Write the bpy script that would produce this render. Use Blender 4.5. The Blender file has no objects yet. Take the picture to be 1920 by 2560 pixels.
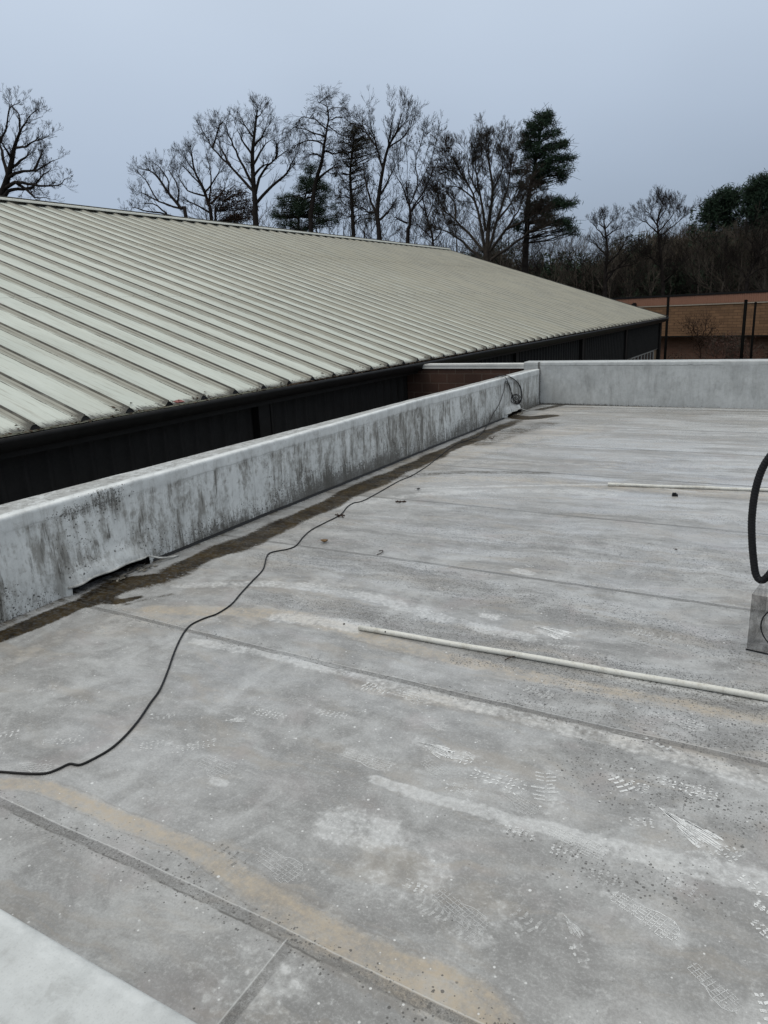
import bpy, math, random
import numpy as np
R = math.radians
S = bpy.context.scene
COL = S.collection

# ------------------------------------------------------------------ camera
H = 1.9
RW = np.array([[0.87038989, 0.09341913, -0.4834194],
               [0.49046162, -0.25071327, 0.83461983],
               [-0.0432302, -0.96354332, -0.26403679]])   # rows: world axes in camera axes (right, down, forward)
F, CX, CY = 1811.0, 960.0, 1280.0
cd = bpy.data.cameras.new('camera')
cam = bpy.data.objects.new('camera', cd)
COL.objects.link(cam)
S.camera = cam
cd.sensor_fit = 'HORIZONTAL'
cd.sensor_width = 36
cd.lens = F / 1920 * 36
cd.clip_start = 0.05
cd.clip_end = 3000
from mathutils import Matrix, Vector
Rt = RW[:, 0]; Dn = RW[:, 1]; Fw = RW[:, 2]
cam.matrix_world = Matrix(((Rt[0], -Dn[0], -Fw[0], 0), (Rt[1], -Dn[1], -Fw[1], 0), (Rt[2], -Dn[2], -Fw[2], H), (0, 0, 0, 1)))

def ray(px, py):
    return RW @ np.array([px - CX, py - CY, F])
def on_z(px, py, z=0.0):
    r = ray(px, py); return r * ((z - H) / r[2]) + np.array([0, 0, H])
def on_x(px, py, x):
    r = ray(px, py); return r * (x / r[0]) + np.array([0, 0, H])
def on_y(px, py, y):
    r = ray(px, py); return r * (y / r[1]) + np.array([0, 0, H])

# ------------------------------------------------------------------ node helpers
class Mat:
    def __init__(s, name, world=False):
        if world:
            s.o = bpy.data.worlds.new(name)
        else:
            s.o = bpy.data.materials.new(name)
        s.o.use_nodes = True
        s.t = s.o.node_tree
        s.t.nodes.clear()
    def n(s, ty, **kw):
        nd = s.t.nodes.new(ty)
        for k, v in kw.items():
            setattr(nd, k, v)
        return nd
    def l(s, a, b):
        if isinstance(a, X): a = a.s
        if hasattr(a, 'is_output') and a.is_output:
            s.t.links.new(a, b)
        else:
            b.default_value = a
    def m(s, op, a, b=0.0, c=0.0, clamp=False):
        nd = s.n('ShaderNodeMath', operation=op, use_clamp=clamp)
        s.l(a, nd.inputs[0]); s.l(b, nd.inputs[1])
        if len(nd.inputs) > 2: s.l(c, nd.inputs[2])
        return X(s, nd.outputs[0])
    def pos(s):
        g = s.n('ShaderNodeNewGeometry'); return g.outputs['Position']
    def objc(s):
        g = s.n('ShaderNodeTexCoord'); return g.outputs['Object']
    def xyz(s, v):
        nd = s.n('ShaderNodeSeparateXYZ'); s.l(v, nd.inputs[0])
        return [X(s, o) for o in nd.outputs]
    def vec(s, x, y, z):
        nd = s.n('ShaderNodeCombineXYZ')
        s.l(x, nd.inputs[0]); s.l(y, nd.inputs[1]); s.l(z, nd.inputs[2])
        return nd.outputs[0]
    def noise(s, v, scale, detail=3, rough=.55, dist=0.0, st=None):
        if st: 
            nd = s.n('ShaderNodeVectorMath', operation='MULTIPLY'); s.l(v, nd.inputs[0]); nd.inputs[1].default_value = st; v = nd.outputs[0]
        nd = s.n('ShaderNodeTexNoise'); s.l(v, nd.inputs['Vector'])
        nd.inputs['Scale'].default_value = scale; nd.inputs['Detail'].default_value = detail
        nd.inputs['Roughness'].default_value = rough; nd.inputs['Distortion'].default_value = dist
        return X(s, nd.outputs[0])
    def vor(s, v, scale, st=None, feature='F1', rnd=1.0):
        if st:
            nd = s.n('ShaderNodeVectorMath', operation='MULTIPLY'); s.l(v, nd.inputs[0]); nd.inputs[1].default_value = st; v = nd.outputs[0]
        nd = s.n('ShaderNodeTexVoronoi', feature=feature); s.l(v, nd.inputs['Vector'])
        nd.inputs['Scale'].default_value = scale; nd.inputs['Randomness'].default_value = rnd
        return X(s, nd.outputs['Distance']), (nd.outputs['Color'] if 'Color' in nd.outputs else None)
    def ss(s, a, lo, hi):
        nd = s.n('ShaderNodeMapRange', interpolation_type='SMOOTHSTEP'); s.l(a, nd.inputs[0])
        s.l(lo, nd.inputs[1]); s.l(hi, nd.inputs[2])
        return X(s, nd.outputs[0])
    def mix(s, f, a, b, bt='MIX'):
        nd = s.n('ShaderNodeMix', data_type='RGBA', blend_type=bt)
        s.l(f, nd.inputs[0])
        for v, i in ((a, 6), (b, 7)):
            if isinstance(v, (tuple, list)): nd.inputs[i].default_value = (*v[:3], 1)
            else: s.l(v, nd.inputs[i])
        return nd.outputs[2]
    def attr(s, name):
        nd = s.n('ShaderNodeAttribute', attribute_name=name)
        sp = s.n('ShaderNodeSeparateColor'); s.l(nd.outputs['Color'], sp.inputs[0])
        return [X(s, o) for o in sp.outputs][:3] + [X(s, nd.outputs['Alpha'])]
    def bsdf(s, col, rough=.6, spec=.4, metal=0.0, bump=None, bstr=.3, bdist=.01, alpha=None):
        p = s.n('ShaderNodeBsdfPrincipled'); out = s.n('ShaderNodeOutputMaterial')
        if isinstance(col, (tuple, list)): p.inputs['Base Color'].default_value = (*col[:3], 1)
        else: s.l(col, p.inputs['Base Color'])
        s.l(rough, p.inputs['Roughness']); s.l(spec, p.inputs['Specular IOR Level'])
        p.inputs['Metallic'].default_value = metal
        if bump is not None:
            b = s.n('ShaderNodeBump'); b.inputs['Strength'].default_value = bstr; b.inputs['Distance'].default_value = bdist
            s.l(bump, b.inputs['Height']); s.l(b.outputs[0], p.inputs['Normal'])
        if alpha is not None: s.l(alpha, p.inputs['Alpha'])
        s.l(p.outputs[0], out.inputs[0])
        return s.o
class X:
    def __init__(s, m, so): s.M = m; s.s = so
    def __add__(s, o): return s.M.m('ADD', s, o)
    __radd__ = __add__
    def __mul__(s, o): return s.M.m('MULTIPLY', s, o)
    __rmul__ = __mul__
    def __sub__(s, o): return s.M.m('SUBTRACT', s, o)
    def __rsub__(s, o): return s.M.m('SUBTRACT', o, s)
    def abs(s): return s.M.m('ABSOLUTE', s)
    def max(s, o): return s.M.m('MAXIMUM', s, o)
    def min(s, o): return s.M.m('MINIMUM', s, o)
    def cl(s): return s.M.m('ADD', s, 0.0, clamp=True)

# ------------------------------------------------------------------ sky, sun, exposure
SUN_EL, SUN_AZ = R(55), R(205)
W = Mat('World', world=True)
S.world = W.o
sk = W.n('ShaderNodeTexSky', sky_type='NISHITA', sun_disc=False, sun_elevation=SUN_EL, sun_rotation=SUN_AZ, dust_density=1.34)
bg1 = W.n('ShaderNodeBackground'); bg1.inputs[1].default_value = 0.008
W.l(sk.outputs[0], bg1.inputs[0])
tc = W.n('ShaderNodeTexCoord').outputs['Generated']
gx, gy, gz = W.xyz(tc)
el = W.ss(gz, -.05, .55)                      # an overcast sky brightens towards the zenith
cl = W.noise(tc, 1.1, 3, .45, st=(1, 1, 1.8))
cl2 = W.noise(tc, 5.0, 3, .5, st=(1, 1, 3.0))
side = W.ss(gx, -.95, .15)
lum = (el * 0.42 + .53) + (cl - .5) * .34 + (cl2 - .5) * .03 - side * .13
zen = W.ss(gz, .42, 1.0) * .95
tint = W.mix(el, (.71, .865, 1.11), (.86, .975, 1.12))
tint = W.mix(W.ss(gz, .42, .85), tint, (.975, .965, .92))
mul = W.n('ShaderNodeVectorMath', operation='SCALE'); W.l(tint, mul.inputs[0]); W.l(lum + zen, mul.inputs['Scale'])
bg2 = W.n('ShaderNodeBackground'); bg2.inputs[1].default_value = 0.84
W.l(mul.outputs[0], bg2.inputs[0])
ad = W.n('ShaderNodeAddShader'); wo = W.n('ShaderNodeOutputWorld')
W.l(bg1.outputs[0], ad.inputs[0]); W.l(bg2.outputs[0], ad.inputs[1]); W.l(ad.outputs[0], wo.inputs[0])
sd = bpy.data.lights.new('sun', 'SUN'); sd.energy = 0.5; sd.angle = R(25); sd.color = (1, .93, .84)
so = bpy.data.objects.new('sun', sd); COL.objects.link(so)
so.rotation_euler = (math.pi / 2 - SUN_EL, 0, math.pi - SUN_AZ)
so.location = (0, 0, 30)
S.view_settings.view_transform = 'Standard'; S.view_settings.look = 'None'
S.view_settings.exposure = 0.0; S.view_settings.gamma = 1; S.view_settings.use_curve_mapping = False

# ------------------------------------------------------------------ object helpers
def link(name, me, mat, parent=None, label=None):
    o = bpy.data.objects.new(name, me); COL.objects.link(o)
    if mat is not None:
        for m_ in (mat if isinstance(mat, (list, tuple)) else [mat]): me.materials.append(m_)
    if parent is not None: o.parent = parent
    if label: o['label'] = label
    return o
def tag(o, label, cat=None, group=None, kind=None):
    if label: o['label'] = label
    if cat: o['category'] = cat
    if group: o['group'] = group
    if kind: o['kind'] = kind
    return o
def empty(name, loc, label, cat, group=None, rz=0):
    o = bpy.data.objects.new(name, None); COL.objects.link(o); o.location = loc; o.rotation_euler = (0, 0, rz)
    o.empty_display_size = .2
    bpy.context.view_layer.update()
    return tag(o, label, cat, group)
def mesh_np(name, V, Fc, smooth=False, mi=None):
    me = bpy.data.meshes.new(name)
    V = np.asarray(V, dtype=np.float32); Fc = np.asarray(Fc, dtype=np.int32)
    k = Fc.shape[1]
    me.vertices.add(len(V)); me.vertices.foreach_set('co', V.ravel())
    me.loops.add(Fc.size); me.loops.foreach_set('vertex_index', Fc.ravel())
    me.polygons.add(len(Fc)); me.polygons.foreach_set('loop_start', np.arange(0, Fc.size, k, dtype=np.int32))
    me.polygons.foreach_set('loop_total', np.full(len(Fc), k, dtype=np.int32))
    if smooth: me.polygons.foreach_set('use_smooth', np.ones(len(Fc), dtype=bool))
    if mi is not None: me.polygons.foreach_set('material_index', np.asarray(mi, dtype=np.int32))
    me.update(calc_edges=True); me.validate()
    return me
def grid(P, mask=None):
    """P: (n,m,3) -> verts, quads"""
    n, m = P.shape[:2]
    i = np.arange(n * m).reshape(n, m)
    q = np.stack([i[:-1, :-1], i[1:, :-1], i[1:, 1:], i[:-1, 1:]], -1)
    if mask is not None: q = q[mask]
    return P.reshape(-1, 3), q.reshape(-1, 4)
def add_attr(me, name, arr):
    a = me.attributes.new(name, 'FLOAT_COLOR', 'POINT'); a.data.foreach_set('color', np.asarray(arr, dtype=np.float32).ravel())
class MB:
    """collects boxes / prisms / tubes into one mesh"""
    def __init__(s): s.v = []; s.f = []; s.mi = []
    def poly(s, vs, fs, mi=0):
        b = len(s.v); s.v += [tuple(map(float, p)) for p in vs]
        s.f += [tuple(b + i for i in q) for q in fs]; s.mi += [mi] * len(fs); return s
    def box(s, x0, x1, y0, y1, z0, z1, mi=0):
        vs = [(x, y, z) for z in (z0, z1) for y in (y0, y1) for x in (x0, x1)]
        return s.poly(vs, [(0, 2, 3, 1), (4, 5, 7, 6), (0, 1, 5, 4), (2, 6, 7, 3), (0, 4, 6, 2), (1, 3, 7, 5)], mi)
    def obox(s, o, u, v, w, mi=0):
        """box from a corner and three edge vectors"""
        o, u, v, w = map(np.array, (o, u, v, w))
        vs = [o + a * u + b * v + c * w for c in (0, 1) for b in (0, 1) for a in (0, 1)]
        return s.poly(vs, [(0, 2, 3, 1), (4, 5, 7, 6), (0, 1, 5, 4), (2, 6, 7, 3), (0, 4, 6, 2), (1, 3, 7, 5)], mi)
    def tube(s, pts, r, ns=8, cap=True, mi=0):
        pts = np.array(pts, float); n = len(pts)
        r = np.full(n, r) if np.isscalar(r) else np.array(r)
        T = np.gradient(pts, axis=0); T /= np.linalg.norm(T, axis=1)[:, None] + 1e-9
        ref = np.array([0, 0, 1.0]) if abs(T[0][2]) < .9 else np.array([1.0, 0, 0])
        u = np.cross(T[0], ref); u /= np.linalg.norm(u)
        ring = []
        for i in range(n):
            u = u - T[i] * (u @ T[i]); u /= np.linalg.norm(u); w = np.cross(T[i], u)
            for k in range(ns):
                a = 2 * math.pi * k / ns
                ring.append(pts[i] + r[i] * (math.cos(a) * u + math.sin(a) * w))
        fs = [(i * ns + k, i * ns + (k + 1) % ns, (i + 1) * ns + (k + 1) % ns, (i + 1) * ns + k) for i in range(n - 1) for k in range(ns)]
        if cap: fs += [tuple(range(ns))[::-1], tuple((n - 1) * ns + k for k in range(ns))]
        return s.poly(ring, fs, mi)
    def build(s, name, mat, parent=None, label=None, smooth=False, off=None):
        me = bpy.data.meshes.new(name)
        V = s.v if off is None else [(p[0] - off[0], p[1] - off[1], p[2] - off[2]) for p in s.v]
        me.from_pydata(V, [], s.f)
        me.polygons.foreach_set('material_index', s.mi)
        if smooth: me.polygons.foreach_set('use_smooth', [True] * len(s.f))
        me.update()
        return link(name, me, mat, parent, label)
def catmull(P, n=8):
    P = np.array(P, float); Q = np.vstack([2 * P[0] - P[1], P, 2 * P[-1] - P[-2]]); out = []
    for i in range(1, len(Q) - 2):
        for t in np.linspace(0, 1, n, endpoint=False):
            a, b, c, d = Q[i - 1], Q[i], Q[i + 1], Q[i + 2]
            out.append(.5 * (2 * b + (c - a) * t + (2 * a - 5 * b + 4 * c - d) * t * t + (3 * b - a - 3 * c + d) * t ** 3))
    out.append(P[-1]); return np.array(out)
def vnoise(x, seed=0, period=1.0):
    """smooth 1-D value noise on arrays, about -1..1"""
    x = np.asarray(x, float) / period
    i = np.floor(x).astype(int); f = x - i; f = f * f * (3 - 2 * f)
    h = lambda k: (np.sin(k * 127.1 + seed * 311.7) * 43758.5453) % 1.0 * 2 - 1
    return h(i) * (1 - f) + h(i + 1) * f

# ------------------------------------------------------------------ materials
def simple(name, col, rough=.6, var=.25, scale=8, spec=.4, bump=0.0, metal=0.0):
    m = Mat(name); v = m.objc()
    a = m.noise(v, scale, 5, .6); b = m.noise(v, scale * 9, 3, .6)
    f = (a * .65 + b * .35)
    c = m.mix(m.ss(f, .3, .7), tuple(k * (1 - var) for k in col), tuple(min(1, k * (1 + var)) for k in col))
    return m.bsdf(c, rough, spec, metal, bump=b if bump else None, bstr=bump)

# membrane of the flat roof: mottled grey, laps, mildew dots, tan run-off stains
SEAMS = [1.435, 3.065, 4.80, 6.52, 8.24, 9.96, 11.70, 13.40]
def membrane_mat():
    m = Mat('roof_membrane_material'); v = m.objc(); x, y, z = m.xyz(v)
    tan, grime, white, speck = m.attr('masks')
    n1 = m.noise(v, 1.1, 6, .62); n2 = m.noise(v, 5.5, 7, .68); n3 = m.noise(v, 34, 4, .7); n4 = m.noise(v, 240, 2, .7); n5 = m.noise(v, 95, 3, .75)
    ca, sa = math.cos(.06), math.sin(.06)
    v2 = m.vec(x * ca + y * sa, y * ca - x * sa + (n1 - .5) * .5, z)
    st = m.noise(v2, 1.0, 7, .68, dist=.5, st=(.6, 4.6, 1))         # run-off streaks
    st2 = m.noise(v2, 1.0, 6, .72, dist=.3, st=(1.1, 20, 1))
    st3 = m.noise(v2, 1.0, 5, .7, dist=.2, st=(1.0, 46, 1))
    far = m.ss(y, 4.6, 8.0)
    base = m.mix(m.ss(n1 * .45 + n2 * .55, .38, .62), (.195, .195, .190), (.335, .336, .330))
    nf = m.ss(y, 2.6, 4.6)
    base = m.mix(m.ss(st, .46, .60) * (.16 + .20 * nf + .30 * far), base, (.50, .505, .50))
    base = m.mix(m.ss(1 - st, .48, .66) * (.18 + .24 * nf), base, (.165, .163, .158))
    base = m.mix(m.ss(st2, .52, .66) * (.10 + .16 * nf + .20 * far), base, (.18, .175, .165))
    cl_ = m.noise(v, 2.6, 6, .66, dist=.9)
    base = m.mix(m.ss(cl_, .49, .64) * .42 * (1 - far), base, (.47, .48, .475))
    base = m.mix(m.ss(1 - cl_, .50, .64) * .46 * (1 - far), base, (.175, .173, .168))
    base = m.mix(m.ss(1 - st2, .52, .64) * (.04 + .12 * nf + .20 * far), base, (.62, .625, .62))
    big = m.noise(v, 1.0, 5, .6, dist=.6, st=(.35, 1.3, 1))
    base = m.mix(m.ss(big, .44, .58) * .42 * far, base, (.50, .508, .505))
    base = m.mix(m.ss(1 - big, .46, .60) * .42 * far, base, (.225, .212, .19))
    base = m.mix(m.ss(st3, .54, .66) * (.08 + .16 * far), base, (.19, .185, .175))
    base = m.mix(m.ss(n3, .53, .72) * .38, base, (.56, .567, .56))
    base = m.mix(m.ss(1 - n3, .55, .72) * .30, base, (.20, .197, .19))
    base = m.mix(m.ss(n5, .48, .64) * .24, base, (.165, .162, .156))
    base = m.mix(m.ss(1 - n5, .50, .66) * .20, base, (.53, .535, .53))
    base = m.mix(m.ss(n4, .50, .70) * .20, base, (.17, .17, .167))
    wn = m.noise(v2, 1.0, 6, .62, dist=.8, st=(1.4, 5, 1))
    base = m.mix(m.ss(wn, .50, .68) * .42, base, (.31, .278, .235))     # faint warm dust
    pw = m.noise(v, 3.1, 4, .5, dist=.6)
    base = m.mix(m.ss(pw, .54, .72) * .25, base, (.33, .29, .285))
    # stains
    inner = m.ss(st2 * .5 + n3 * .5, .36, .62)
    tn = tan + (n2 - .5) * 1.3 + (st - .5) * .7 + (n3 - .5) * .5
    base = m.mix(m.ss(tn, .22, 1.0) * (.25 + inner * .55), base, (.40, .333, .243))
    edge = m.ss(tn, .14, .26) * (1 - m.ss(tn, .28, .44)) * m.ss(tan, .05, .3)
    base = m.mix(edge * .34, base, (.19, .17, .145))
    wt = white + (n2 - .5) * 1.2 + (n3 - .5) * .7 + (st2 - .5) * .4
    base = m.mix(m.ss(wt, .22, .62) * m.ss(white, .02, .15) * (.22 + m.ss(n3 * .5 + n5 * .5, .4, .62) * .42), base, (.60, .61, .605))
    # mildew dots
    spk = (speck + (n1 - .5) * .9 * m.ss(speck, .1, .4) + (st2 - .5) * 1.3 * m.ss(speck, .1, .4)).cl()
    for sc, dens, r0 in ((125, .95, .40), (80, .60, .36), (40, .20, .20)):
        d, c = m.vor(v, sc); cr = m.n('ShaderNodeSeparateColor'); m.l(c, cr.inputs[0]); rr = X(m, cr.outputs[0]); rg = X(m, cr.outputs[1])
        th = 1 - (spk * dens + .001)
        on = m.ss(rr - th, 0.0, .02) * (1 - m.ss(d - (rg * r0 + .14), -.04, .06))
        base = m.mix(on * .78, base, (.06, .057, .053))
    base = m.mix(m.ss(spk + (n5 - .5) * 1.2, .35, 1.1) * .42, base, (.13, .128, .12))
    # pale drips and scattered black grit
    for sc, th, k in ((13, .84, .085), (30, .88, .19), (55, .92, .24)):
        d, c = m.vor(v, sc); cr = m.n('ShaderNodeSeparateColor'); m.l(c, cr.inputs[0]); rr = X(m, cr.outputs[0]); rg = X(m, cr.outputs[1])
        on = m.ss(rr, th, th + .01) * (1 - m.ss(d + (n3 - .5) * .10 - rg * k, -.02, .02)) * (1 - far)
        base = m.mix(on * (.25 + rg * .6), base, (.64, .65, .64))
    gcl = m.ss(m.noise(v, 1.7, 3, .6), .50, .66)
    for sc, k in ((26, .11), (60, .18)):
        d, c = m.vor(v, sc); cr = m.n('ShaderNodeSeparateColor'); m.l(c, cr.inputs[0]); rr = X(m, cr.outputs[0]); rg = X(m, cr.outputs[1])
        on = m.ss(rr + gcl * .035, .990, .994) * (1 - m.ss(d + (n3 - .5) * .1 - rg * k, -.02, .02))
        base = m.mix(on * .85, base, (.05, .047, .043))
    # laps between sheets
    wob = (m.noise(v, .55, 3, .5) - .5) * .085 + (m.noise(v, 4.0, 3, .5) - .5) * .010
    band = None; line = None; low = None
    for sy in SEAMS:
        d = y - (wob + sy)
        b_ = m.ss(d, -.026, -.019) * (1 - m.ss(d, .011, .018))
        l_ = 1 - m.ss((d - .019).abs(), .001, .0035)
        k_ = 1 - m.ss((d + .025 + (n3 - .5) * .012).abs(), .001, .006)
        band = b_ if band is None else band.max(b_); line = l_ if line is None else line.max(l_); low = k_ if low is None else low.max(k_)
    dx = x + 1.225 + wob * .4; near = 1 - m.ss(y, 1.42, 1.44)
    band = band.max(m.ss(dx, -.026, -.019) * (1 - m.ss(dx, .011, .018)) * near)
    line = line.max((1 - m.ss((dx + .026).abs(), .001, .0035)) * near)
    fade = m.ss(m.noise(v, .8, 3, .6), .34, .60) * .6 + .4
    base = m.mix(band * fade * (m.ss(n5 * .5 + n4 * .5, .40, .60) * .45 + .42), base, (.095, .092, .086))
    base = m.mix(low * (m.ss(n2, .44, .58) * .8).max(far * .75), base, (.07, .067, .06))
    base = m.mix(line * .38, base, (.56, .57, .56))
    # grime
    gr = grime + (n2 - .5) * 1.1 + (n3 - .5) * 1.0 + (st2 - .5) * .9 + (n5 - .5) * .9
    gcol = m.mix(m.ss(n2 * .6 + n3 * .4, .42, .60), (.009, .006, .003), (.048, .033, .013))
    base = m.mix(m.ss(gr, .05, .62) * m.ss(grime, .02, .3) * (.78 + m.ss(n3 * .6 + st3 * .4, .36, .56) * .22), base, gcol)
    wet = m.ss(st * .5 + n1 * .5, .46, .58)
    rough = (.50 - wet * .26 - far * .06 + (n3 - .5) * .2)
    hgt = n2 * .5 + n3 * .25 + n4 * .12 + band * .30 + line * .2
    return m.bsdf(base, rough, (.38 - m.ss(grime, .1, .6) * .33), bump=hgt, bstr=.20, bdist=.005)
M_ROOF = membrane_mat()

def wall_mat(name, dirt=1.0, k=1.14):
    m = Mat(name); v = m.objc(); x, y, z = m.xyz(v)
    a, b, c, spk = m.attr('masks')        # a: height 0..1, b: patch without dirt, c: top face, spk: mildew density
    n1 = m.noise(v, 1.3, 5, .6); n2 = m.noise(v, 7, 6, .68); n3 = m.noise(v, 45, 4, .7); n4 = m.noise(v, 220, 2, .7); n6 = m.noise(v, 18, 5, .7, dist=.5)
    smu = m.noise(v, 1.0, 6, .68, dist=.7, st=(4.5, 4.5, 1.6)); run = m.noise(v, 1.0, 6, .72, dist=.35, st=(15, 15, 2.2)); run2 = m.noise(v, 1.0, 5, .7, dist=.2, st=(50, 50, 4.0))
    base = m.mix(m.ss(n1 * .4 + n2 * .6, .35, .65), (.44, .45, .448), (.60, .612, .61))
    base = m.mix(m.ss(n4, .5, .75) * .28, base, (.28, .28, .28))
    base = m.mix(m.ss(n6, .52, .70) * (.15 + .35 * dirt), base, (.33, .325, .31))
    body = (1 - m.ss(a + (n2 - .5) * .16 + (n6 - .5) * .1, .82, .88) * .8) * (1 - b * .62)
    smu = smu.max(0.0); s_ = smu * .42 + run * .24 + n2 * .16 + n6 * .18
    base = m.mix(m.ss(s_, .45, .56) * body * .80 * dirt, base, (.185, .178, .162))
    base = m.mix(m.ss(smu * .5 + run2 * .5, .52, .62) * body * .85 * dirt, base, (.085, .08, .071))
    base = m.mix(m.ss(1 - s_ + (n3 - .5) * .2, .50, .62) * body * .35, base, (.62, .63, .625))
    edge = (m.ss(b, .05, .3) * (1 - m.ss(b, .35, .7)))
    base = m.mix(edge * .22 * m.ss(n2, .42, .58) * dirt, base, (.10, .095, .085))
    lipl = (1 - m.ss((a - .850 + (n2 - .5) * .05).abs(), .003, .012)) * (1 - c)
    base = m.mix(lipl * (.28 if dirt > .5 else .60) * m.ss(n1, .36, .56), base, (.14, .14, .13))
    rim_highlight = m.ss(a, .955, .975) * (1 - m.ss(c, .05, .3)) * m.ss(n6 * .5 + n2 * .5, .40, .56)
    base = m.mix(rim_highlight * .45, base, (.66, .67, .67))  # highlight along the top edge, put into the colour as a paler line
    topd = m.ss(n2 * .5 + n1 * .3 + n6 * .2 + (n3 - .5) * .3, .38, .55) * m.ss(c, .3, .6)
    base = m.mix(topd * .72 * dirt, base, (.185, .178, .165))
    base = m.mix(m.ss(n6, .5, .62) * m.ss(c, .3, .6) * .5 * dirt, base, (.11, .105, .095))
    sp = (spk + (run2 - .5) * 1.1 * m.ss(spk, .05, .3) + (n2 - .5) * .9 * m.ss(spk, .05, .3)).cl()
    for sc, dens, r0 in ((110, .95, .46), (62, .75, .42)):
        d, cc = m.vor(v, sc); cr = m.n('ShaderNodeSeparateColor'); m.l(cc, cr.inputs[0]); q = X(m, cr.outputs[0]); g = X(m, cr.outputs[1])
        on = m.ss(q - (1 - sp * dens), 0.0, .03) * (1 - m.ss(d - (g * r0 + .10), -.04, .07))
        base = m.mix(on * .85, base, (.035, .033, .03))
    spread = m.ss(sp + (n3 - .5) * .9 + (run2 - .5) * .8 + (n6 - .5) * .6, .22, .85) * m.ss(spk, .02, .15)
    base = m.mix(spread * .84, base, (.09, .086, .078))
    base = m.mix(1.0, base, (k * .985, k, k * .995), 'MULTIPLY')
    hgt = n2 * .4 + n3 * .2 + run * .2
    return m.bsdf(base, .46, .22, bump=hgt, bstr=.35, bdist=.008)
M_WALL = wall_mat('parapet_membrane_material', 1.0)
M_WALLC = wall_mat('clean_parapet_membrane_material', .22, .84)
M_WALLN = wall_mat('near_parapet_membrane_material', .22, .98)

def dust_mat(name, k):
    m = Mat(name); v = m.objc()
    n = m.noise(v, 60, 4, .7); n2 = m.noise(v, 9, 3, .6)
    n4 = m.noise(v, 170, 3, .7)
    a = (m.ss(n * .4 + n2 * .35 + n4 * .25, .39, .53) * .80 + .20) * k
    return m.bsdf((.66, .67, .665), .7, .2, alpha=a)
M_DUST = [dust_mat('footprint_dust_faint', .42), dust_mat('footprint_dust_medium', .72), dust_mat('footprint_dust_bright', .95)]
mm = Mat('footprint_wet_dirt'); nn = mm.noise(mm.objc(), 70, 3, .7)
M_MUD = mm.bsdf((.10, .095, .085), .6, .3, alpha=mm.ss(nn, .42, .60) * .38)

def panel_mat():
    m = Mat('metal_roof_paint'); v = m.objc(); x, y, z = m.xyz(v)
    n1 = m.noise(v, 1.0, 5, .6, st=(.35, 1.2, .35)); n2 = m.noise(v, 1.0, 5, .7, dist=.1, st=(1.6, 30, 1.6)); n3 = m.noise(v, 30, 4, .7); n4 = m.noise(v, 160, 2, .6)
    ph = m.m('FRACT', (y - 4.9717) * (1 / .663) + 50.5); dr = (ph - .5).abs() * .663      # distance to the rib's centre line
    rib = 1 - m.ss(dr, .066, .082)
    cell = m.m('FLOOR', (y - 4.9717) * (1 / .663) + 50.5)
    wn = m.n('ShaderNodeTexWhiteNoise', noise_dimensions='1D'); m.l(cell, wn.inputs['W']); rnd = X(m, wn.outputs[0])
    base = m.mix(m.ss(n1, .35, .65), (.445, .478, .43), (.515, .548, .495))
    base = m.mix(rnd * .20, base, (.43, .44, .39))
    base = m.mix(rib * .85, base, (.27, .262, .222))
    pass
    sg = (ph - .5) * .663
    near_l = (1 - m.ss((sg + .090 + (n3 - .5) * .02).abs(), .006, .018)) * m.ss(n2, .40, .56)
    crest_shade = (1 - m.ss((sg + .008).abs(), .012, .020)) * (m.ss(n2, .34, .50) * .45 + .55)  # shadow of the seam lip, painted as a dark line on each crest
    edge = near_l.max(crest_shade)
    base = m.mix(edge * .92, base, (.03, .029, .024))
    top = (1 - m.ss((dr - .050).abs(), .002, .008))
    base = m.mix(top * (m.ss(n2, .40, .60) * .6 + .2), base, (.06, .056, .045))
    base = m.mix(m.ss(n2, .52, .66) * .42, base, (.22, .205, .165))
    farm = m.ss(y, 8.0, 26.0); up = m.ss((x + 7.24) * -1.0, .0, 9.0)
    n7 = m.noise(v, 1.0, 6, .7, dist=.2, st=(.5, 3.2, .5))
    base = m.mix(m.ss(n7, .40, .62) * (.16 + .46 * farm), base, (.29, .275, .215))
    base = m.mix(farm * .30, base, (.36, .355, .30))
    lapx = m.m('FRACT', (x + 7.24) * (-1 / 4.7))
    base = m.mix((1 - m.ss(lapx, .002, .006)) * m.ss(x * -1.0, 8.0, 8.4) * .5, base, (.12, .12, .10))
    base = m.mix(m.ss(n4, .55, .75) * .25, base, (.27, .27, .24))
    e = 1 - m.ss((x + 7.24) * -1.0 + (n3 - .5) * .30 + (n2 - .5) * .45 + (n4 - .5) * .2, .05, .08)
    e2 = (1 - m.ss((x + 7.24) * -1.0 + (n3 - .5) * .35 - rib * .06, .01, .20)) * m.ss(n1, .42, .56)
    base = m.mix(e * .9, base, (.085, .083, .073))
    base = m.mix((e * m.ss(n4, .5, .6) * .8).max(e2 * m.ss(n3, .40, .56) * .75), base, (.045, .042, .035))
    return m.bsdf(base, .55, .15, bump=n4 * .3 + n2 * .2, bstr=.12, bdist=.004)
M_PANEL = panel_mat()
M_TRIM = simple('roof_trim_paint', (.47, .48, .43), .5, .12, 6)
M_DARKTRIM = simple('dark_bronze_paint', (.011, .0105, .010), .5, .3, 5, spec=.16)
M_SIDING = simple('dark_siding_paint', (.015, .0145, .014), .6, .25, 3, spec=.16)
M_BLACK = simple('black_rubber', (.010, .010, .011), .5, .3, 30, spec=.25)
M_VOID = simple('dark_recess_brown', (.02, .017, .013), .9, .4, 20)  # near-black brown for the inside of the drain openings
M_PVC = Mat('pvc_pipe_plastic')
_v = M_PVC.objc(); _n = M_PVC.noise(_v, 12, 4, .6); _n2 = M_PVC.noise(_v, 90, 3, .6)
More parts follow.
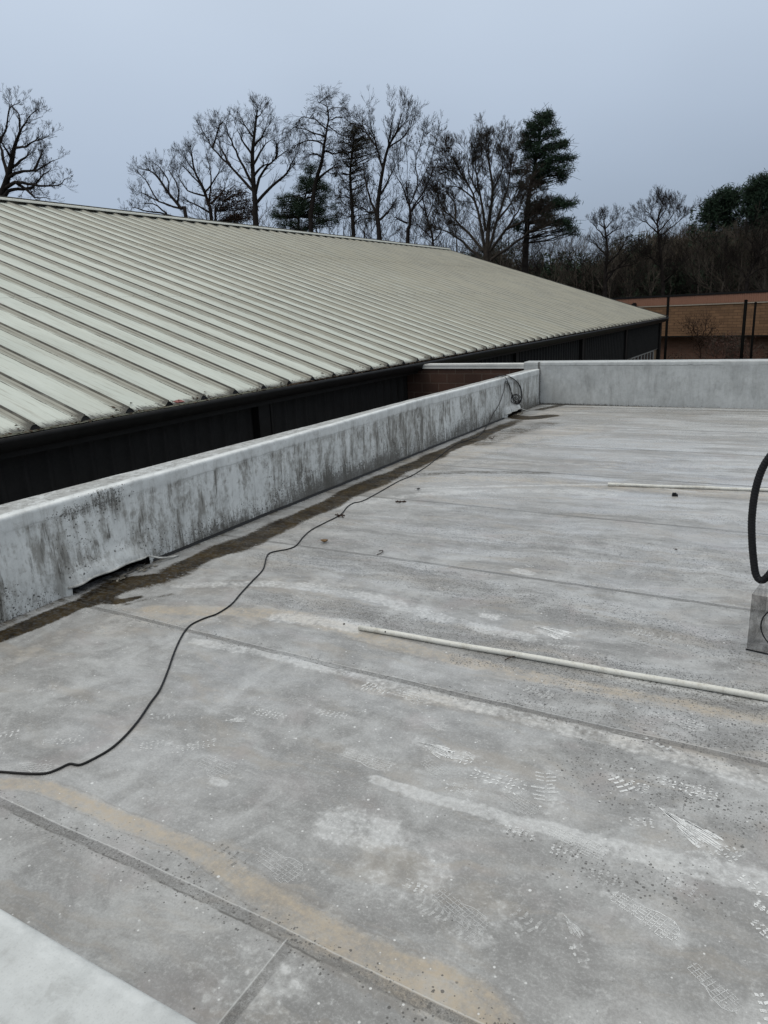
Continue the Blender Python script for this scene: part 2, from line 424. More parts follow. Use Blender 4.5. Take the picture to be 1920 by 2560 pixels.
M_PVC = M_PVC.bsdf(M_PVC.mix(M_PVC.ss(_n * .6 + _n2 * .4, .45, .7), (.60, .60, .555), (.40, .385, .33)), .38, .45)
M_BARK = simple('bare_bark', (.026, .022, .020), .95, .4, 4, spec=0)
M_BARK2 = simple('grey_bark', (.082, .070, .058), .95, .35, 4, spec=.05)
M_BARK3 = simple('brown_bark', (.045, .038, .032), .95, .35, 4, spec=0)
M_NEEDLE = simple('pine_needles', (.026, .044, .027), .7, .5, 1.2, spec=.08)
M_NEEDLE2 = simple('brownish_needles', (.036, .033, .021), .7, .5, 1.2, spec=.08)
M_LEAFB = simple('dead_brown_leaves', (.036, .022, .016), .8, .45, 2, spec=.05)
M_PODS = simple('rust_seed_pods', (.075, .034, .024), .8, .4, 3)
M_WOOD = simple('distant_thicket', (.095, .080, .062), .95, .5, .35, spec=.03)
M_EDGE = simple('loose_membrane_edge', (.42, .42, .40), .6, .45, 14, spec=.2)
M_TORN = simple('torn_dirty_membrane', (.26, .24, .20), .7, .7, 25, spec=.2)
M_LITTER = simple('dead_leaf_litter', (.055, .040, .028), .9, .6, 60, spec=.1)
M_POLE = simple('black_pole_paint', (.007, .0068, .0065), .8, .2, 5, spec=0)
M_GROUND = simple('ground_material', (.07, .072, .05), .95, .35, .15)

def brick_mat(name, c1, c2, mortar, bw, bh, ms, axis='y', var=.4):
    m = Mat(name); v = m.objc(); x, y, z = m.xyz(v)
    u = {'x': x, 'y': y}[axis]
    b = m.n('ShaderNodeTexBrick'); m.l(m.vec(u, z, 0.0), b.inputs['Vector'])
    b.inputs['Scale'].default_value = 1; b.inputs['Brick Width'].default_value = bw; b.inputs['Row Height'].default_value = bh
    b.inputs['Mortar Size'].default_value = ms; b.inputs['Mortar Smooth'].default_value = .2
    b.inputs['Color1'].default_value = (*c1, 1); b.inputs['Color2'].default_value = (*c2, 1); b.inputs['Mortar'].default_value = (*mortar, 1)
    n = m.noise(v, 2.2, 5, .65); n2 = m.noise(v, 40, 4, .7)
    c = m.mix(m.ss(n, .35, .7) * var, b.outputs[0], (c1[0] * .35, c1[1] * .35, c1[2] * .35))
    c = m.mix(m.ss(n2, .45, .75) * .35, c, tuple(k * .6 for k in c1))
    return m.bsdf(c, .85, .25, bump=X(m, b.outputs[1]) * -1.0 + n2 * .4, bstr=.5, bdist=.01)
M_BLOCK = brick_mat('brown_block', (.075, .040, .028), (.050, .027, .020), (.10, .075, .058), .4, .2, .009, 'x')
M_BRICK = brick_mat('tan_brick', (.235, .132, .070), (.165, .094, .051), (.11, .066, .040), .60, .20, .020, 'x', .35)
M_BRICK3 = brick_mat('red_brick', (.17, .085, .055), (.14, .07, .045), (.16, .11, .08), .34, .11, .012, 'x', .3)
M_BRICK2 = brick_mat('tan_brick_base', (.20, .13, .075), (.15, .10, .055), (.20, .16, .12), .22, .075, .01, 'y')
M_FASCIA = simple('salmon_fascia_paint', (.27, .14, .094), .6, .05, 2, spec=.15)
M_GLASS = Mat('window_glass').bsdf((.02, .022, .025), .08, .6)

# ------------------------------------------------------------------ ground
def ground():
    xs = np.concatenate([np.linspace(-900, -100, 17), np.linspace(-90, 90, 61), np.linspace(100, 900, 17)])
    ys = np.concatenate([np.linspace(-300, -20, 8), np.linspace(-10, 200, 71), np.linspace(220, 1500, 20)])
    Xg, Yg = np.meshgrid(xs, ys, indexing='ij')
    Z = -4.5 + 7.5 * np.clip((Yg - 72) / 70, 0, 1) ** 1.3 + .25 * vnoise(Xg, 3, 9) * np.clip((Yg - 65) / 10, 0, 1)
    V, Q = grid(np.stack([Xg, Yg, Z], -1))
    o = link('ground', mesh_np('ground', V, Q, True), M_GROUND); tag(o, 'brown winter ground around the buildings rising into the wood', None, None, 'structure')
ground()
def gz_at(y): return -4.5 + 7.5 * min(1, max(0, (y - 72) / 70)) ** 1.3

# ------------------------------------------------------------------ flat roofed building (the roof in the foreground)
B0 = empty('flat_roofed_building', (-4.55, 14.3, -4.5), 'flat roofed building in the foreground with stained grey membrane roof and low white parapets', 'building')
BO = (-4.55, 14.3, -4.5)
def px_world(pts): return np.array([on_z(a * 1920 / 1659, b * 1920 / 1659)[:2] for a, b in pts])
def strokes_field(P, pts, w, soft=1.0, world=False):
    """distance falloff 1..0 around a polyline; w may vary along it"""
    L = np.array(pts, float) if world else px_world(pts)
    L = catmull(np.hstack([L, np.zeros((len(L), 1))]), 5)[:, :2]
    ws = np.interp(np.linspace(0, 1, len(L)), np.linspace(0, 1, len(np.atleast_1d(w))), np.atleast_1d(w))
    best = np.zeros(len(P))
    for i in range(len(L) - 1):
        a, b = L[i], L[i + 1]; d = b - a; ll = d @ d + 1e-9
        m = max(ws[i], ws[i + 1]) * (1 + soft) * 1.05
        sel = (P[:, 0] > min(a[0], b[0]) - m) & (P[:, 0] < max(a[0], b[0]) + m) & (P[:, 1] > min(a[1], b[1]) - m) & (P[:, 1] < max(a[1], b[1]) + m)
        if not sel.any(): continue
        q = P[sel]; t = np.clip(((q - a) @ d) / ll, 0, 1)
        dist = np.linalg.norm(q - (a + t[:, None] * d), axis=1); wi = ws[i] + (ws[i + 1] - ws[i]) * t
        f = np.clip(1 + 1 / max(soft, .01) - dist / (wi * soft), 0, 1)
        best[sel] = np.maximum(best[sel], f)
    return best
def roof_membrane():
    xs = np.concatenate([np.arange(-4.62, .9, .025), np.linspace(.9, 6, 30)])
    ys = np.concatenate([np.linspace(-3, .6, 12)[:-1], np.arange(.6, 5, .02), np.arange(5, 9, .025), np.arange(9, 14.36, .04)])
    Xg, Yg = np.meshgrid(xs, ys, indexing='ij')
    V, Q = grid(np.stack([Xg, Yg, Xg * 0], -1))
    P = V[:, :2]; x, y = P[:, 0], P[:, 1]
    A = np.zeros((len(P), 4))
    def paint(ch, pts, w, val, soft=1.0, world=False):
        A[:, ch] = np.maximum(A[:, ch], val * strokes_field(P, pts, w, soft, world))
    # tan run-off lines
    paint(0, [(-60, 1695), (70, 1695), (160, 1725), (260, 1770), (380, 1815), (480, 1870), (580, 1940), (700, 2010), (850, 2085), (1000, 2150), (1080, 2230)], [.028, .030, .030, .040, .045, .050], .78, 1.0)
    paint(0, [(600, 1962), (720, 2030), (860, 2110), (1000, 2190)], .05, .6, 1.5)
    paint(0, [(330, 1318), (520, 1322), (650, 1335), (780, 1368), (900, 1405), (1080, 1445), (1300, 1490), (1720, 1565)], [.06, .05, .04, .035], .72, 1.6)
    paint(0, [(250, 1345), (420, 1330), (560, 1330)], .10, .45, 2)
    paint(0, [(780, 1475), (900, 1500), (1120, 1545), (1350, 1600), (1720, 1690)], .04, .5, 1.6)
    paint(0, [(760, 1065), (900, 1038), (1100, 1035), (1330, 1052), (1700, 1075)], .10, .55, 1.8)
    paint(0, [(900, 1010), (1100, 1000), (1500, 1010)], .12, .35, 2)
    paint(0, [(430, 1275), (620, 1255), (760, 1262)], .07, .3, 2)
    paint(0, [(1150, 905), (1250, 880), (1400, 878), (1700, 882)], .16, .5, 2)
    paint(0, [(0, 1440), (150, 1370), (330, 1345)], .06, .35, 2)
    # pale scrubbed bands
    paint(2, [(805, 1682), (870, 1705), (950, 1728), (1100, 1768), (1200, 1795), (1330, 1830), (1500, 1872), (1700, 1915)], [.022, .028, .032, .042, .05], .62, .5)
    paint(2, [(420, 1385), (600, 1418), (760, 1455), (1000, 1515), (1250, 1578), (1450, 1630), (1700, 1705)], [.03, .045, .05, .045], .50, .9)
    paint(2, [(735, 1778), (815, 1800)], .065, .62, 1.1)
    paint(2, [(380, 1265), (600, 1262), (800, 1290), (950, 1335), (1150, 1380)], [.04, .05, .04], .50, 1.2)
    paint(2, [(600, 1335), (700, 1342), (770, 1356)], .05, .6, 1.3)
    paint(2, [(720, 1095), (900, 1070), (1150, 1060), (1320, 1070)], .06, .45, 1.5)
    paint(2, [(1200, 1430), (1450, 1485), (1700, 1530)], .02, .6, 1.5)
    paint(2, [(900, 1055), (1300, 1047), (1500, 1062)], .02, .6, 1.5)
    paint(2, [(850, 1860), (960, 1930), (1060, 1990)], .10, .30, 1.5)
    paint(2, [(500, 2110), (620, 2160)], .10, .30, 1.5)
    for a, b, w in ((1190, 1365, .05), (1058, 1332, .025), (470, 1690, .018), (60, 1315, .06), (985, 1630, .015), (1130, 1235, .04)): paint(2, [(a - 12, b - 3), (a + 12, b + 3)], w, .66, .8)
    # mildew dots
    paint(3, [(600, 1205), (800, 1222), (980, 1262), (1200, 1300), (1450, 1370), (1700, 1430)], [.14, .12, .12], .62, 1.4)
    paint(3, [(560, 1290), (700, 1310), (860, 1345), (1100, 1400), (1300, 1440), (1700, 1510)], [.06, .08, .06], .72, 1.4)
    paint(3, [(1000, 1420), (1250, 1455), (1700, 1545)], .05, .72, 1.2)
    paint(3, [(1200, 1500), (1450, 1560), (1700, 1620)], .12, .42, 1.5)
    paint(3, [(1300, 1665), (1450, 1720), (1700, 1800)], .10, .28, 1.5)
    paint(3, [(700, 1140), (1000, 1160), (1300, 1190), (1700, 1240)], .25, .36, 1.5)
    paint(3, [(150, 1780), (260, 1830), (420, 1910)], .05, .22, 1.5)
    paint(3, [(900, 2170), (1000, 2200)], .06, .25, 1.2)
    paint(3, [(1250, 1870), (1500, 1920)], .06, .22, 1.5)
    paint(3, [(1000, 1100), (1659, 1125)], .07, .5, 1.5)
    for q, p0, p1, kd, lv, wr in FP:                                   # each print sits in a smudge of scuffed dust
        a_ = on_z(*q(*p0))[:2]; c_ = on_z(*q(*p1))[:2]
        paint(2, [tuple(a_), tuple((a_ + c_) / 2 + .004), tuple(c_)], [np.linalg.norm(c_ - a_) * wr * .30], {0: .22, 1: .30, 2: .36}.get(lv, .15), 1.3, True)
    for sy in SEAMS:
        A[:, 3] = np.maximum(A[:, 3], .42 * np.clip(1 - np.abs(y - sy) / .07, 0, 1))
    A[:, 3] = np.maximum(A[:, 3], .012 + .10 * np.clip((y - 3.5) / 2, 0, 1))
    A[:, 3] *= .55 + .6 * (vnoise(x * 1.0 + y * 2.1, 5, .23) * .5 + .5)
    # grime in the valley along the parapet
    g = np.zeros(len(P))
    dd = x + 4.55
    along = np.clip((y - 3.3) / .8, 0, 1) * np.clip((13.2 - y) / 2.5, 0, 1)
    wv = .355 + .05 * vnoise(y, 7, .6) - .012 * (y - 5)
    g = np.maximum(g, along * np.clip(1.5 - 1.5 * np.abs(dd - wv - .01) / (.19 + .05 * vnoise(y, 9, .35)), 0, 1) * (1.15 - .03 * np.clip(y - 7, 0, 9)))
    g = np.maximum(g, .95 * np.clip(1 - dd / .035, 0, 1) * (y > 3.9))                    # dark joint at the foot
    g = np.maximum(g, .40 * np.clip(1 - dd / .16, 0, 1))
    keep = np.clip(1 - np.abs(dd - .165) / .012, 0, 1) * along                           # pale lap edge
    g = g * (1 - keep * .9)
    A[:, 2] = np.maximum(A[:, 2], keep * .8)
    A[:, 1] = g
    paint(1, [(-40, 1392), (0, 1376), (60, 1352), (120, 1326), (175, 1303)], [.050, .055, .065, .07, .06], 1.25, .8)
    paint(1, [(1040, 960), (1100, 935), (1180, 915)], [.10, .2, .15], .30, 1.5)
    paint(0, [(880, 1005), (1000, 975), (1120, 945), (1260, 925)], .28, .55, 1.2)
    paint(1, [(860, 1030), (960, 1022), (1060, 1020), (1180, 1022)], .05, .32, 2.0)
    paint(1, [(190, 1300), (260, 1265), (330, 1250)], [.07, .10, .07], 1.2, 1.0)
    paint(1, [(215, 1290), (250, 1300), (300, 1290)], [.05, .03, .02], .8, 1.2)
    paint(1, [(240, 1275), (330, 1258), (400, 1240)], [.05, .04, .02], .6, 2.0); paint(1, [(270, 1306), (320, 1294), (370, 1284)], .012, .32, 2.5)
    paint(1, [(1100, 898), (1140, 903), (1190, 898)], [.10, .14, .10], 1.15, .8)
    paint(1, [(1180, 872), (1240, 868), (1165, 885)], .06, .6, 1.2)
    A[:, 2] *= 1 - np.clip(A[:, 1] - keep, 0, 1) * .6
    paint(2, [(105, 1322), (160, 1305)], .035, .95, .9)
    # a dark line at the foot of the end parapet
    A[:, 1] = np.maximum(A[:, 1], np.clip(1 - np.abs(14.29 - y) / .05, 0, 1) * (1.1 - .18 * np.clip(x + 4.5, 0, 4)))
    A[:, 2] = np.maximum(A[:, 2], .95 * np.clip(1.5 - 1.5 * np.abs(14.12 - y) / .11, 0, 1) * (x > -4.4))
    A[:, 1] = np.maximum(A[:, 1], .5 * np.clip(1 - np.abs(13.98 - y) / .04, 0, 1))
    me = mesh_np('roof_membrane', V, Q); add_attr(me, 'masks', A)
    o = link('roof_membrane', me, M_ROOF, None); return o
Q2 = lambda x, y: (960 + x * .5787, 1700 + y * .5787)
Q1 = lambda x, y: (x * .5787, 1700 + y * .5787)
Q3 = lambda x, y: (700 + x * .7354, 1300 + y * .7354)
FP = [(Q2, (375, 400), (615, 475), 'lugs', 2, .42), (Q2, (150, 265), (300, 335), 'smear', 2, .45), (Q2, (265, 320), (395, 345), 'lugs', 2, .7),
      (Q2, (695, 395), (700, 525), 'chevron', 1, .8), (Q2, (170, 345), (260, 410), 'grid', 0, .7), (Q2, (525, 485), (662, 572), 'grid', 0, .6),
      (Q2, (260, 455), (390, 480), 'dots', 1, .6), (Q2, (985, 415), (1060, 480), 'chevron', 2, .9), (Q2, (1060, 440), (1140, 480), 'lugs', 2, .8), (Q2, (1170, 430), (1450, 505), 'lugs', 2, .36),
      (Q2, (1180, 490), (1340, 520), 'dots', 'mud', .45), (Q2, (1180, 545), (1460, 740), 'smear', 2, .40), (Q2, (1380, 760), (1540, 745), 'lugs', 1, .6),
      (Q2, (1050, 610), (1170, 620), 'dots', 1, .7), (Q2, (705, 640), (950, 760), 'grid', 1, .42), (Q2, (530, 650), (655, 695), 'dots', 'mud', .5),
      (Q2, (530, 640), (655, 680), 'dots', 1, .5), (Q2, (715, 725), (850, 765), 'dots', 1, .6), (Q2, (730, 700), (850, 750), 'dots', 'mud', .5), (Q2, (880, 830), (1050, 880), 'dots', 0, .5),
      (Q2, (985, 925), (1270, 1110), 'grid', 2, .42), (Q2, (1320, 1225), (1530, 1430), 'grid', 1, .42), (Q2, (150, 960), (425, 1115), 'chevron', 0, .45),
      (Q2, (220, 915), (425, 1090), 'grid', 0, .5), (Q2, (80, 870), (185, 910), 'dots', 1, .6), (Q2, (775, 1010), (850, 1120), 'smear', 1, .4), (Q2, (820, 1140), (870, 1230), 'dots', 1, .7),
      (Q2, (1530, 850), (1680, 930), 'lugs', 2, .6), (Q2, (1590, 1040), (1690, 1110), 'lugs', 2, .7), (Q2, (1600, 960), (1680, 1010), 'dots', 2, .7), (Q2, (1610, 1340), (1680, 1480), 'chevron', 2, .6),
      (Q2, (40, 50), (190, 95), 'lugs', 1, .5), (Q2, (1170, 150), (1385, 210), 'lugs', 1, .42), (Q2, (610, 35), (730, 75), 'chevron', 0, .6), (Q2, (620, 110), (740, 130), 'dots', 0, .5),
      (Q2, (1230, 850), (1380, 950), 'dots', 0, .6), (Q2, (560, 990), (690, 1100), 'chevron', 0, .6), (Q2, (160, 180), (280, 210), 'smear', 0, .6),
      (Q1, (600, 290), (712, 275), 'dots', 1, .7), (Q1, (735, 305), (935, 270), 'dots', 1, .4), (Q1, (870, 345), (995, 400), 'grid', 0, .8), (Q1, (1100, 135), (1235, 165), 'dots', 1, .4),
      (Q1, (1370, 135), (1505, 160), 'dots', 1, .4), (Q1, (965, 180), (1070, 165), 'smear', 1, .5), (Q1, (180, 270), (335, 260), 'dots', 1, .4), (Q1, (-10, 240), (85, 225), 'chevron', 1, .8),
      (Q1, (645, 175), (760, 145), 'chevron', 0, .6), (Q1, (1480, 310), (1690, 375), 'grid', 1, .42), (Q1, (90, 370), (212, 385), 'grid', 1, .6), (Q1, (1120, 740), (1280, 855), 'grid', 0, .6),
      (Q1, (930, 720), (1060, 800), 'chevron', 'mud', .5), (Q1, (1240, 80), (1365, 105), 'grid', 0, .5), (Q1, (130, 50), (250, 30), 'chevron', 0, .6), (Q1, (250, 110), (380, 95), 'chevron', 0, .5), (Q1, (1560, 30), (1690, 50), 'chevron', 1, .6),
      (Q3, (680, 322), (745, 330), 'dots', 2, .7), (Q3, (865, 362), (990, 400), 'smear', 2, .6), (Q3, (925, 420), (1015, 440), 'dots', 1, .6), (Q3, (830, 570), (925, 600), 'chevron', 0, .7),
      (Q3, (285, 555), (350, 582), 'chevron', 1, .7), (Q3, (395, 580), (510, 610), 'lugs', 1, .5), (Q3, (1190, 375), (1345, 410), 'chevron', 0, .5), (Q3, (1240, 735), (1330, 780), 'chevron', 1, .5),
      (Q3, (60, 250), (160, 275), 'lugs', 0, .5), (Q3, (970, 100), (1040, 115), 'dots', 0, .5), (Q3, (1370, 145), (1480, 165), 'dots', 0, .5), (Q3, (820, 150), (865, 160), 'dots', 1, .5)]
def adopt(o, parent):
    o.parent = parent; o.matrix_parent_inverse = parent.matrix_world.inverted(); return o
bpy.context.view_layer.update()
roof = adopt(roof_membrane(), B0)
bpy.context.view_layer.update()

SC = [(3.16, 3.90), (12.35, 13.05)]                                  # the two scuppers
def left_parapet():
    ys = np.arange(-1.2, 14.301, .025)
    zt = np.interp(ys, [-1, 2.76, 5.1, 8.9, 14.3], [.70, .702, .711, .735, .705])
    zb = np.interp(ys, [-1, 3, 13, 14.3], [.705, .705, .675, .675])
    # profile parameter list: (x offset from face, z fraction or fixed)
    fr = np.concatenate([np.linspace(0, .92, 30), [.95, .972, .982, .991, .996, 1.0]])
    P = []; Am = []
    for j, y in enumerate(ys):
        row = []; am = []
        bend = .010 * vnoise(y, 11, .9) + .006 * vnoise(y, 12, .22)
        for k, f in enumerate(fr):
            z = f * (zt[j] - .0) ; rr = .045
            dx = 0
            if f > .972: dx = -.022 * (1 - math.sqrt(max(0, 1 - ((f - .972) / .028) ** 2)))
            lap = .005 * (1 if f > .84 else 0)
            sag = .012 * math.exp(-((f - .30) / .25) ** 2) * vnoise(y, 13, .55)
            # membrane pulled out over the scupper hole
            lip = 0; rise = 0
            for q_, (s0, s1) in enumerate(SC):
                sm = max(0, min(1, (y - s0 + .07) / .17)) * max(0, min(1, (s1 + .16 - y) / .26)); sm = sm * sm * (3 - 2 * sm)
                ten = max(0, min(1, (.26 - z) / .21)); ten = ten * ten * (3 - 2 * ten)
                pl = 1 + .30 * math.sin((y - s0) * 19 + z * 14) * max(0, .2 - z) * 5
                lip += sm * .060 * ten * pl
                rise += sm * .022 * min(1, max(0, (y - s0 + .02) / .22)) * max(0, 1 - abs(z - .055) / .12)
            z = z + (rise if z > .03 else 0)
            row.append((-4.55 + dx + lap + bend + sag + lip, y, z))
            spk = max(0, 1 - z / (.30 + .14 * vnoise(y, 21, .5))) * (.85 + .35 * vnoise(y, 22, .8)) * min(1, max(.35, (y - 3.6) / 1.2) + (y < 3.0) * .3)
            blot = math.exp(-(((y - 3.62) / .15) ** 2 + ((z - .62) / .11) ** 2)) * .62 + .5 * math.exp(-(((y - 3.35) / .2) ** 2 + ((z - .60) / .05) ** 2))
            patch = 0
            if 3.02 < y < 3.95 and z < .20 + .04 * (y - 3.4): patch = min(1, (y - 3.02) / .2) * min(1, (3.95 - y) / .12) * min(1, max(0, (.20 + .04 * (y - 3.4) - z) / .04))
            if 12.2 < y < 13.15 and z < .2: patch = 1
            am.append((f, patch, 0, max(0, spk * (1 - patch * .8), 1.1 * min(1, max(0, y - 14.22) / .04)) + blot + (0.25 if .15 < f < .8 else .0) * max(0, vnoise(y, 23, .33)) * .5))
        for tq in np.linspace(.06, 1, 9):
            row.append((-4.566 + bend - tq * .314, y, zt[j] + .004 * math.sin(tq * 3.1) + tq * (zb[j] - zt[j]))); am.append((1.0, 0, min(1, tq * 2.5), .05))
        row.append((-4.90, y, zb[j] - .03)); am.append((1, 0, 1, 0)); row.append((-4.90, y, -4.5)); am.append((1, 0, 1, 0))
        P.append(row); Am.append(am)
    P = np.array(P); Am = np.array(Am)
    n, m = P.shape[:2]; mask = np.ones((n - 1, m - 1), bool)
    zc = P[:-1, :-1, 2]; yc = P[:-1, :-1, 1]
    for s0, s1 in SC: mask[(yc > s0) & (yc < s1) & ((np.append(fr, np.ones(m - 1 - len(fr)))[None, :] if len(fr) < m - 1 else fr[None, :m - 1]) * .705 < .055)] = False
    V, Q = grid(P, mask); V2 = V.copy(); Q2 = Q[:, ::-1]
    # end caps
    me = mesh_np('parapet_wall', V2, Q2, True); add_attr(me, 'masks', Am)
    o = adopt(link('parapet_wall', me, M_WALL, None, 'long parapet with dark streaks and black mildew running away on the left'), B0)
    bpy.context.view_layer.update()
    kb = int(np.argmax(fr * .705 >= .055))
    for s0, s1 in SC:                                                  # rolled free edge of the loose membrane, trailing off along the foot
        js = [j for j in range(len(ys)) if s0 - .03 < ys[j] < s1 + .02][::2]
        lp_ = [tuple(P[j][kb] + np.array([.004, 0, -.004])) for j in js]
        lp_ += [(-4.46, s1 + .07, .045), (-4.44, s1 + .16, .022), (-4.43, s1 + .26, .008)]
        e_ = MB(); e_.tube(catmull(lp_, 2), np.linspace(.009, .007, len(catmull(lp_, 2))), 8)
        e_ = e_.build('membrane_edge', M_EDGE, None, smooth=True); adopt(e_, o)
    for i, (s0, s1) in enumerate(SC):                                  # the opening: a box sunk in the wall, torn membrane inside
        b = MB(); b.box(-4.86, -4.57, s0 - .02, s1 + .02, -.10, -.06).box(-4.88, -4.86, s0 - .02, s1 + .02, -.10, .30)
        b.box(-4.86, -4.57, s0 - .06, s0 - .02, -.10, .30).box(-4.86, -4.57, s1 + .02, s1 + .06, -.10, .30).box(-4.86, -4.57, s0 - .02, s1 + .02, .26, .30)
        ob = adopt(b.build('scupper', M_VOID, None, 'dark low drain opening under the pulled out membrane'), o)
        rnd = random.Random(5 + i); t = MB()
        for k in range(46):                                           # torn flashing and muck
            y = rnd.uniform(s0 + .30, s1 - .02); x = rnd.uniform(-4.54, -4.42); l = rnd.uniform(.02, .07); a = rnd.uniform(-.5, .5)
            z = rnd.uniform(.001, .02)
            t.poly([(x, y, .002), (x + l * .5, y + a * l, z), (x + l * .3, y + l * .8, z * 1.5), (x - l * .2, y + l * .6, .003)], [(0, 1, 2, 3)])
        adopt(t.build('torn_flashing', M_TORN, None), o)
    # roller mark: turned-up strip at the foot
    b = MB(); pts = [(y, .010 * vnoise(y, 11, .9) + .006 * vnoise(y, 12, .22)) for y in np.arange(3.98, 12.3, .12)]
    for (y0, d0), (y1, d1) in zip(pts[:-1], pts[1:]):
        b.poly([(-4.545 + d0, y0, .020), (-4.545 + d1, y1, .020), (-4.530 + d1, y1, .014), (-4.530 + d0, y0, .014), (-4.522 + d1, y1, .001), (-4.522 + d0, y0, .001)], [(3, 2, 1, 0), (5, 4, 2, 3)])
    adopt(b.build('base_flashing', M_BLACK, None, 'black edge of flashing along the foot of the stained parapet'), o)
    return o
lp = left_parapet()

def straight_parapet(y_front, y_back, x0, x1, ztop, sign, name, label, mat, lapf=.80):
    """a parapet along x; sign -1: inner face looks towards -y"""
    xs = np.arange(x0, x1 + .01, .03); P = []; A = []
    fr = np.concatenate([np.linspace(0, .95, 20), [.972, .982, .991, .996, 1.0]])
    for x in xs:
        row = []; am = []
        bend = .008 * vnoise(x, 31, 1.1)
        for f in fr:
            d = 0
            if f > .972: d = .022 * (1 - math.sqrt(max(0, 1 - ((f - .972) / .028) ** 2)))
            lap = -.006 if f > lapf else 0
            wr = .010 * math.exp(-((f - .35) / .3) ** 2) * vnoise(x, 33, .7)
            row.append((x, y_front - sign * (d + lap + bend + wr), f * ztop)); am.append((f * .8 / lapf, 0, 0, .5 * max(0, 1 - f * ztop / .05) * (1 - min(1, (x - x0) / 4)) + (1.0 * max(0, 1 - (x - x0 - .31) / .05) if x - x0 > .28 and sign < 0 else 0) + (.9 * max(0, 1 - f * ztop / .03) * max(0, 1 - (x - x0) / 3.2) if sign < 0 else 0)))
        for t in np.linspace(.1, 1, 6):
            row.append((x, y_front - sign * .016 + t * (y_back - y_front + sign * .016), ztop + .004 * t)); am.append((1, 0, .5, 0))
        row.append((x, y_back, -4.5)); am.append((1, 0, 1, 0))
        P.append(row); A.append(am)
    P = np.array(P); V, Q = grid(P)
    if sign > 0: Q = Q[:, ::-1]
    me = mesh_np(name, V, Q, True); add_attr(me, 'masks', np.array(A))
    # closed ends
    o = adopt(link(name, me, mat, None, label), B0)
    bpy.context.view_layer.update()
    e = MB(); m = P.shape[1]
    for idx in (0, -1):
        e = MB(); e.poly([tuple(p) for p in P[idx]], [tuple(range(m))])
        me2 = e.build('end_cap', mat); adopt(me2, o)
        a = me2.data.attributes.new('masks', 'FLOAT_COLOR', 'POINT')
        for dd in a.data: dd.color = (.9, 0, 0, 0)
    return o
fp = straight_parapet(14.30, 14.62, -4.875, 6.2, .835, -1, 'parapet_wall', 'clean pale parapet across the far end of the flat roof', M_WALLC, .86)
npar = straight_parapet(.662, .30, -4.6, 6.2, .75, 1, 'parapet_wall', 'bright white parapet top in the bottom left corner', M_WALLN, .80)
# outer walls of the building
b = MB(); b.box(-4.88, 6.25, -9, -8.8, -4.5, -.02).box(6.2, 6.4, -9, 14.6, -4.5, .7)
adopt(b.build('outer_wall', M_BRICK3, None), B0)

